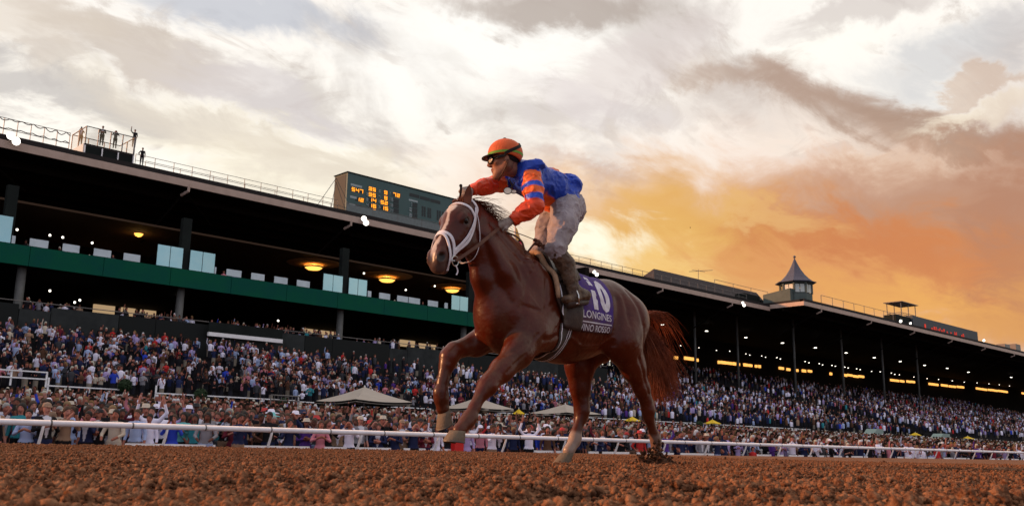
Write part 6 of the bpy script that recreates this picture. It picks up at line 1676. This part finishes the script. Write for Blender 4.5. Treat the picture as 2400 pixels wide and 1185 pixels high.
# hem: cut below the waistband plane
wn = (pel - wai).normalized(); dist = (X0 - pel.x) * wn.x + (X1 - pel.y) * wn.y + (X2 - pel.z) * wn.z
T.D = np.maximum(T.D, dist - .025).astype(np.float32)
TV, TF = T.mesh(); TV = relax(TV, TF, 1, .4)
def cam_px(V):
    D = V - np.array([0, 0, HC]); return CXP + F * (D @ RT) / (D @ FW), CYP - F * (D @ UP) / (D @ FW)
tcol = np.tile(BLUE, (len(TV), 1)); tcol *= (1 + .15 * vnoise(TV, 8, 8)[:, None])
# orange belly panel (chest front and lower flank) and the ring on the back: cloth pattern in body coordinates
ax = (che - pel).normalized(); sdv = Vector((0, 1, 0)); upv = sdv.cross(ax); upv = upv if upv.z > 0 else -upv
rel = TV - np.array(pel); ta = rel @ np.array(ax); tu = rel @ np.array(upv); ts_ = rel @ np.array(sdv)
belly = sst(-.076, -.088, tu - .01 * vnoise(TV, 12, 5)) * sst(.34, .28, ta); tcol = tcol * (1 - belly[:, None]) + ORG_ * belly[:, None]
rr_ = np.hypot((ta - .25) * 1.0, ts_ * 1.0); ringm = sst(.125, .118, rr_) * sst(.078, .086, rr_) * (tu > .05); tcol = tcol * (1 - ringm[:, None]) + ORG_ * .85 * ringm[:, None]
mk('jersey', TV, TF, m_silk, JOC, True, attrs={'tint': tcol})
def sleeve(part, s0, e0, w0, bands, seed):
    lo = np.minimum(np.minimum(np.array(s0), np.array(e0)), np.array(w0)) - .13; hi = np.maximum(np.maximum(np.array(s0), np.array(e0)), np.array(w0)) + .13
    v = Vox(lo, hi, .0062); body_sdf(v, .017, part); wrinkle(v, .011, 15, seed, (.8, 1, 1.3))
    X0, X1, X2 = v.grid(); d = (Vector(w0) - Vector(e0)).normalized(); dist = (X0 - w0[0]) * d.x + (X1 - w0[1]) * d.y + (X2 - w0[2]) * d.z
    v.D = np.maximum(v.D, dist - .0).astype(np.float32)
    a, b = v.mesh(); a = relax(a, b, 1, .4)
    s_, e_ = np.array(s0), np.array(e0); t = ((a - s_) @ (e_ - s_)) / ((e_ - s_) @ (e_ - s_))
    w_ = np.array(w0); tw = ((a - e_) @ (w_ - e_)) / ((w_ - e_) @ (w_ - e_))
    c_ = np.tile(ORG_, (len(a), 1))
    fore = (tw > .12) if part == 'armN' else (t > .98)
    for lo_, hi_ in bands:
        k_ = sst(lo_ - .02, lo_ + .01, t) * sst(hi_ + .02, hi_ - .01, t) * (~fore); c_ = c_ * (1 - k_[:, None]) + BLUE * 1.3 * k_[:, None]
    k_ = (np.maximum(sst(.86, .92, t), fore))[:, None]; c_ = c_ * (1 - k_) + OR2 * k_
    c_ *= (1 + .12 * vnoise(a, 9, seed)[:, None])
    mk('sleeve', a, b, m_silk, JOC, True, attrs={'tint': c_})
sleeve('armN', shN, elN, wrN, ((.30, .46), (.70, .88)), 31)
sleeve('armF', shF, elF, wrF, ((-.02, .18), (.42, .60)), 37)
# breeches
B_ = Vox((4.85, 4.66, 1.45), (5.72, 5.5, 2.28), .0072); body_sdf(B_, .012, 'legs')
B_.rc(pel, .135, wai.lerp(pel, .5), .125, .04)
B_.rc(kneN, .072, kneN + (ankN - kneN) * .10, .066, .02); B_.rc(kneF, .078, kneF + (ankF - kneF) * .18, .070, .02)
wrinkle(B_, .012, 16, 51, (1, .8, .8))
BV, BF = B_.mesh(); BV = relax(BV, BF, 1, .4)
bc = np.tile(np.array([.33, .29, .315]), (len(BV), 1)); k_ = np.clip(.3 + .7 * vnoise(BV, 7, 3) + .5 * vnoise(BV, 31, 6), 0, 1)[:, None] * .55
bc = bc * (1 - k_) + np.array([.17, .13, .12]) * k_
mk('breeches', BV, BF, mat('grey_breeches', (.4, .4, .4), rough=.75, attr='tint', bump=(60, .3)), JOC, True, attrs={'tint': bc})
# boots
m_boot = mat('muddy_boot', (.052, .030, .020), rough=.42, noise=(16, (.17, .10, .06), .7), bump=(50, .35))
for k0, a0, hl_, te in ((kneN, ankN, heelN, toeN), (kneF, ankF, ankF + Vector((.03, 0, -.05)), ankF + Vector((-.15, 0, -.07)))):
    lo = np.minimum.reduce([np.array(k0), np.array(a0), np.array(hl_), np.array(te)]) - .11; hi = np.maximum.reduce([np.array(k0), np.array(a0), np.array(hl_), np.array(te)]) + .11
    v = Vox(lo, hi, .006); kk = k0.lerp(a0, .10)
    v.chain([kk, k0.lerp(a0, .38) + Vector((.034, 0, .0)), k0.lerp(a0, .75) + Vector((.012, 0, 0)), a0], [.066, .068, .053, .044], .025)
    v.rc(a0, .045, hl_ + Vector((-.008, 0, .006)), .040, .02); v.rc(hl_ + Vector((-.01, 0, .008)), .038, te, .036, .02, sc=(1, 1.05, .9)); v.rc(a0, .042, te.lerp(hl_, .4) + Vector((0, 0, .012)), .038, .02)
    wrinkle(v, .005, 26, 61)
    a, b = v.mesh(); o = mk('boot', relax(a, b, 1), b, m_boot, JOC, True)
    d = (te - hl_).normalized()
    MB().tube([hl_ + Vector((0, 0, -.036)) + d * .0, te + Vector((0, 0, -.034))], [.030, .034], 8, flat=1).build('sole', m_darkl, o, True)
# helmet with cloth cover
HC0 = jh((-.008, .066, 0))
def helm_pt(az_, el2, k=1.0, base=0.0):
    e = rad(el2); a = rad(az_)
    fx = .137 * math.cos(e) * math.cos(a); sy = .112 * math.cos(e) * math.sin(a); uz = .118 * math.sin(e)
    if el2 < 0: uz = .118 * math.sin(e) * 1.0; fx *= 1.0
    return HC0 + (jf * fx + jl * sy + ju * uz) * k
def low(az_): return -14 - 22 * sst(70, 170, abs(((az_ + 180) % 360) - 180))
rows, cols = 20, 48; V = []
for i in range(rows):
    for j in range(cols):
        az_ = j / cols * 360; e0 = low(az_); V.append(helm_pt(az_, e0 + (88 - e0) * i / (rows - 1)))
Fs = [(i * cols + j, i * cols + (j + 1) % cols, (i + 1) * cols + (j + 1) % cols, (i + 1) * cols + j) for i in range(rows - 1) for j in range(cols)] + [tuple((rows - 1) * cols + j for j in range(cols))]
n0 = len(V); V += [helm_pt(j / cols * 360, low(j / cols * 360) + 2, .93) for j in range(cols)]
Fs += [((j + 1) % cols, j, n0 + j, n0 + (j + 1) % cols) for j in range(cols)] + [tuple(n0 + j for j in range(cols))]
m_cap = mat('orange_helmet_cover', (.62, .115, .030), rough=.55, noise=(10, (.45, .07, .02), .5), bump=(70, .2))
cap = MB().add(V, Fs).build('helmet', m_cap, JOC, True)
V = []
for j in range(cols + 1):
    for e2, kk in ((-9.5, 1.014), (-1, 1.018)): V.append(helm_pt(j / cols * 360, e2 - 6 * sst(100, 180, abs(((j / cols * 360 + 180) % 360) - 180)), kk))
MB().add(V, [(2 * j, 2 * j + 2, 2 * j + 3, 2 * j + 1) for j in range(cols)]).build('stripe', mat('green_stripe', (.16, .36, .05), rough=.6, noise=(30, (.1, .22, .04), .5)), cap, True)
V = []; nb = 20
for j in range(nb + 1):
    a = -62 + 124 * j / nb; w = math.cos(rad(a * 1.42)) ** .7 if abs(a) < 62 else 0
    p0 = helm_pt(a, -13, .97); out = (jf * math.cos(rad(a)) + jl * math.sin(rad(a)))
    V += [p0, p0 + out * .058 * w - ju * .008 * w, p0 + out * .058 * w - ju * .014 * w, p0 - ju * .008]
MB().add(V, [(4 * j + k, 4 * j + (k + 1) % 4, 4 * j + 4 + (k + 1) % 4, 4 * j + 4 + k) for j in range(nb) for k in range(4)]).build('peak', mat('dark_peak', (.02, .016, .014), rough=.4), cap, True)
MB().ball(helm_pt(0, 90, 1.03), .014, 10, 6, (1, 1, .6)).build('button', mat('dark_button', (.03, .02, .02)), cap, True)
pp, pn = [], []
for t in np.linspace(0, 1, 24):
    az_ = 88 + 92 * t; e2 = -14 + 52 * t; p = helm_pt(az_, e2, 1.02); pp.append(p); pn.append((p - HC0).normalized())
for t in np.linspace(.05, 1, 22):
    az_ = 180 + 92 * t; e2 = 38 - 52 * t; p = helm_pt(az_, e2, 1.02); pp.append(p); pn.append((p - HC0).normalized())
V, Fs = ribbon(pp, pn, .0125, .003); m_blk = mat('black_elastic', (.012, .010, .010), rough=.7); MB().add(V, Fs).build('goggle_strap', m_blk, JOC)
# goggles
gl = mat('goggle_lens', (.62, .58, .50), rough=.10, trans=.25, coat=.6)
for sg in (-1, 1):
    ctr = jh((.112, .006, sg * .036)); nr = (jf * .85 + jl * sg * .5).normalized()
    u = nr.cross(ju).normalized(); w = nr.cross(u)
    rp = [ctr + u * .034 * math.cos(a) + w * .026 * math.sin(a) for a in np.linspace(0, 2 * math.pi, 21)]
    fr_ = MB().tube(rp, .0055, 6, False).build('goggle_frame', m_blk, JOC, True)
    V = [ctr + nr * .008] + [ctr + u * .032 * math.cos(a) + w * .024 * math.sin(a) for a in np.linspace(0, 2 * math.pi, 20, endpoint=False)]
    MB().add(V, [(0, 1 + k, 1 + (k + 1) % 20) for k in range(20)]).build('lens', gl, fr_, True)
    V, Fs = ribbon([ctr + u * .03 * sg * (1 if (u.dot(jl) > 0) == (sg > 0) else 1), jh((.06, .01, sg * .093)), jh((.01, .02, sg * .10)), helm_pt(88 * sg, -13, 1.0)], [jl * sg] * 4, .010, .003)
    MB().add(V, Fs).build('goggle_strap', m_blk, JOC)
V, Fs = ribbon(spline([jh((-.02, -.01, .098)), jh((.0, -.07, .085)), jh((.045, -.135, .03)), jh((.045, -.137, -.03)), jh((-.02, -.01, -.098))], 6), [Vector((jl)) * .6 - ju * .8] * 25, .0045, .002)
MB().add(V, Fs).build('chin_strap', m_leather, JOC)
V = []; 
cp = [nek + Vector((-.03, 0, .02)) + (Vector((-.3, -.95, -.1)).normalized() * .075 * math.cos(a) + Vector((.55, 0, .8)).normalized() * .07 * math.sin(a)) for a in np.linspace(0, 2 * math.pi, 25)]
MB().tube(cp, [.014] * 25, 6, False).build('undershirt_collar', mat('grey_undershirt', (.30, .27, .29), rough=.8), JOC, True)
# spare goggles swinging under the chest
SG = thing('goggles', tuple(P(1190, 445, 5.0)), 'spare clear goggles hanging from the jockey neck on a black cord', 'goggles')
for a0, b0 in (((1189, 418), (1190, 434)), ((1194, 420), (1202, 438)), ((1206, 428), (1196, 444))):
    MB().tube([P(*a0, 5.0), P(*b0, 4.99)], .0042, 6).build('cord', m_blk, SG)
for (gx_, gy_), r1_, r2_ in (((1190, 447), .030, .032), ((1204, 449), .022, .018)):
    ctr = P(gx_, gy_, 4.99); u = Vector((.72, -.69, 0)); w = Vector((0, 0, 1)).lerp(Vector((.5, .5, .2)), .2)
    f_ = MB().tube([ctr + u * r1_ * math.cos(a) + w * r2_ * math.sin(a) for a in np.linspace(0, 2 * math.pi, 19)], .0038, 6, False).build('goggle_frame', m_blk, SG, True)
    V = [ctr + u * (r1_ - .002) * math.cos(a) + w * (r2_ - .002) * math.sin(a) for a in np.linspace(0, 2 * math.pi, 16, endpoint=False)]
    V += [p + Vector((-.69, -.72, 0)) * .003 for p in V]
    MB().add(V, [tuple(range(16)), tuple(range(31, 15, -1))]).build('lens', gl, f_)
# gloved hands
m_glove = mat('dusty_glove', (.34, .28, .25), rough=.8, noise=(30, (.20, .15, .12), .8), bump=(120, .3))
def hand(W, fdir, back, curls, thumb, sgn=1, sc=1.0):
    W = Vector(W); fx = Vector(fdir).normalized(); bz = Vector(back); bz = (bz - fx * bz.dot(fx)).normalized(); ty = bz.cross(fx) * sgn
    fr = (np.array(W), np.array([fx, ty, bz]))
    v = Vox(np.array(W) - .17, np.array(W) + .17, .0036)
    v.rc((-.03, 0, 0), .026, (.01, 0, 0), .026, .015, sc=(1, 1.1, .9), fr=fr); v.rc((.01, .012, 0), .026, (.075, .016, 0), .024, .02, fr=fr); v.rc((.01, -.012, 0), .026, (.072, -.018, 0), .023, .02, fr=fr)
    for i, (y, L_) in enumerate(((.031, .074), (.0105, .082), (-.0105, .076), (-.030, .060))):
        p = np.array([.080 - .004 * abs(i - 1), y, .004]); a = 0
        for j, (fr_l, r_) in enumerate(((.42, .0115), (.32, .0105), (.26, .0095))):
            a += rad(curls[i][j]); d = np.array([math.cos(a), 0, -math.sin(a)]); n_p = p + d * L_ * fr_l
            v.rc(p, r_, n_p, r_ * .93, .005, fr=fr); p = n_p
    v.chain([(.012, .026, -.004), (.040, .048, -.012), thumb[0], thumb[1]], [.016, .0135, .0115, .010], .008, fr=fr)
    a, b = v.mesh(); return mk('glove', relax(a, b, 1, .4), b, m_glove, JOC, True)
handN = wrN + (P(1176, 524, 5.0) - wrN).normalized() * .02
hand(handN, P(1172, 527, 5.03) - wrN, (-.5, -.6, .65), [(55, 75, 50), (55, 80, 55), (58, 80, 55), (60, 80, 50)], ((.066, .045, -.028), (.084, .028, -.036)), 1)
handF = wrF + (P(1078, 449, 5.26) - wrF).normalized() * .02
hand(handF, P(1074, 450, 5.22) - wrF, (-.2, -.7, .7), [(30, 20, 12), (62, 78, 50), (65, 80, 50), (65, 80, 50)], ((.070, .040, -.030), (.088, .020, -.038)), 1)
WH = thing('whip', tuple(P(1079, 450, 5.24)), 'dark jockey whip held upright in the far gloved hand above the horse ears', 'whip')
MB().tube([P(1080, 434, 5.22), P(1080.5, 440, 5.22), P(1078.5, 462, 5.22)], [.012, .009, .008], 8).build('handle', m_blk, WH, True)
MB().ball(P(1080, 435, 5.22), .013, 10, 6).build('knob', m_blk, WH, True)
MB().tube([P(1078.5, 460, 5.22), P(1077, 474, 5.23), P(1084, 500, 5.3)], [.004, .0035, .002], 6).build('shaft', m_blk, WH, True)
# reins
RN = thing('reins', tuple(P(1150, 540, 4.95)), 'brown leather reins from bit to jockey hand, ending in a knotted loop', 'reins')
hand_c = handN + (P(1172, 527, 5.03) - wrN).normalized() * .09 + Vector((0, 0, -.02))
def rein(pts, w=.010, nrm=(-.55, -.75, .3)):
    pp = spline(pts, 8); V, Fs = ribbon(pp, [Vector(nrm)] * len(pp), w, .004); return MB().add(V, Fs).build('strap', m_leather, RN)
rein([bitn + Vector((0, -.01, 0)), P(1110, 583, 4.92), P(1135, 563, 4.92), P(1165, 538, 4.95), hand_c], .014)
rein([bitf, from_head((.35, -.16, -.16)), Vector((4.62, 5.24, 1.70)), hand_c + Vector((.02, .05, 0))], .010)
rein([hand_c + Vector((.0, -.01, 0)), P(1195, 541, 5.0), P(1225, 551, 4.98), P(1255, 563, 4.96)], .011, (0, -.5, .85))
rein([hand_c + Vector((.0, .02, -.02)), P(1200, 549, 5.0), P(1222, 565, 4.98), P(1229, 585, 4.97), P(1234, 593, 4.97), P(1240, 586, 4.96), P(1248, 576, 4.96), P(1258, 567, 4.96)], .008)
rein([P(1262, 570, 4.95), P(1275, 577, 4.95), P(1290, 576, 4.93), P(1295, 584, 4.92), P(1288, 590, 4.92), P(1278, 585, 4.93), P(1266, 573, 4.94)], .0075)
kb = MB()
for i in range(7): kb.ball(P(1254 + 3.4 * i, 565 + 2.2 * i + (3 if i % 2 else -3), 4.945), .017 + .006 * math.sin(i), 8, 6, (1, 1, .8))
kb.build('knot', m_leather, RN, True)
# stirrup
ST = thing('stirrup', tuple(heelN), 'silver stirrup iron and leather under the near boot of the jockey', 'stirrup')
sc_ = toeN.lerp(heelN, .35)
MB().tube([sc_ + Vector((0, -.055, -.042)), sc_ + Vector((0, -.052, .02)), sc_ + Vector((.0, -.02, .085)), sc_ + Vector((0, .02, .085)), sc_ + Vector((0, .045, .02)), sc_ + Vector((0, .045, -.042)), sc_ + Vector((0, -.055, -.042))], .0055, 6).build('iron', m_steel, ST, True)
p_, n_2 = body_pt(5.24, 25); V, Fs = ribbon([sc_ + Vector((0, .0, .088)), (sc_ + p_) / 2 + Vector((0, -.05, .03)), p_ + n_2 * .06], [Vector((0, -1, .1))] * 3, .009, .004); MB().add(V, Fs).build('stirrup_leather', m_darkl, ST)
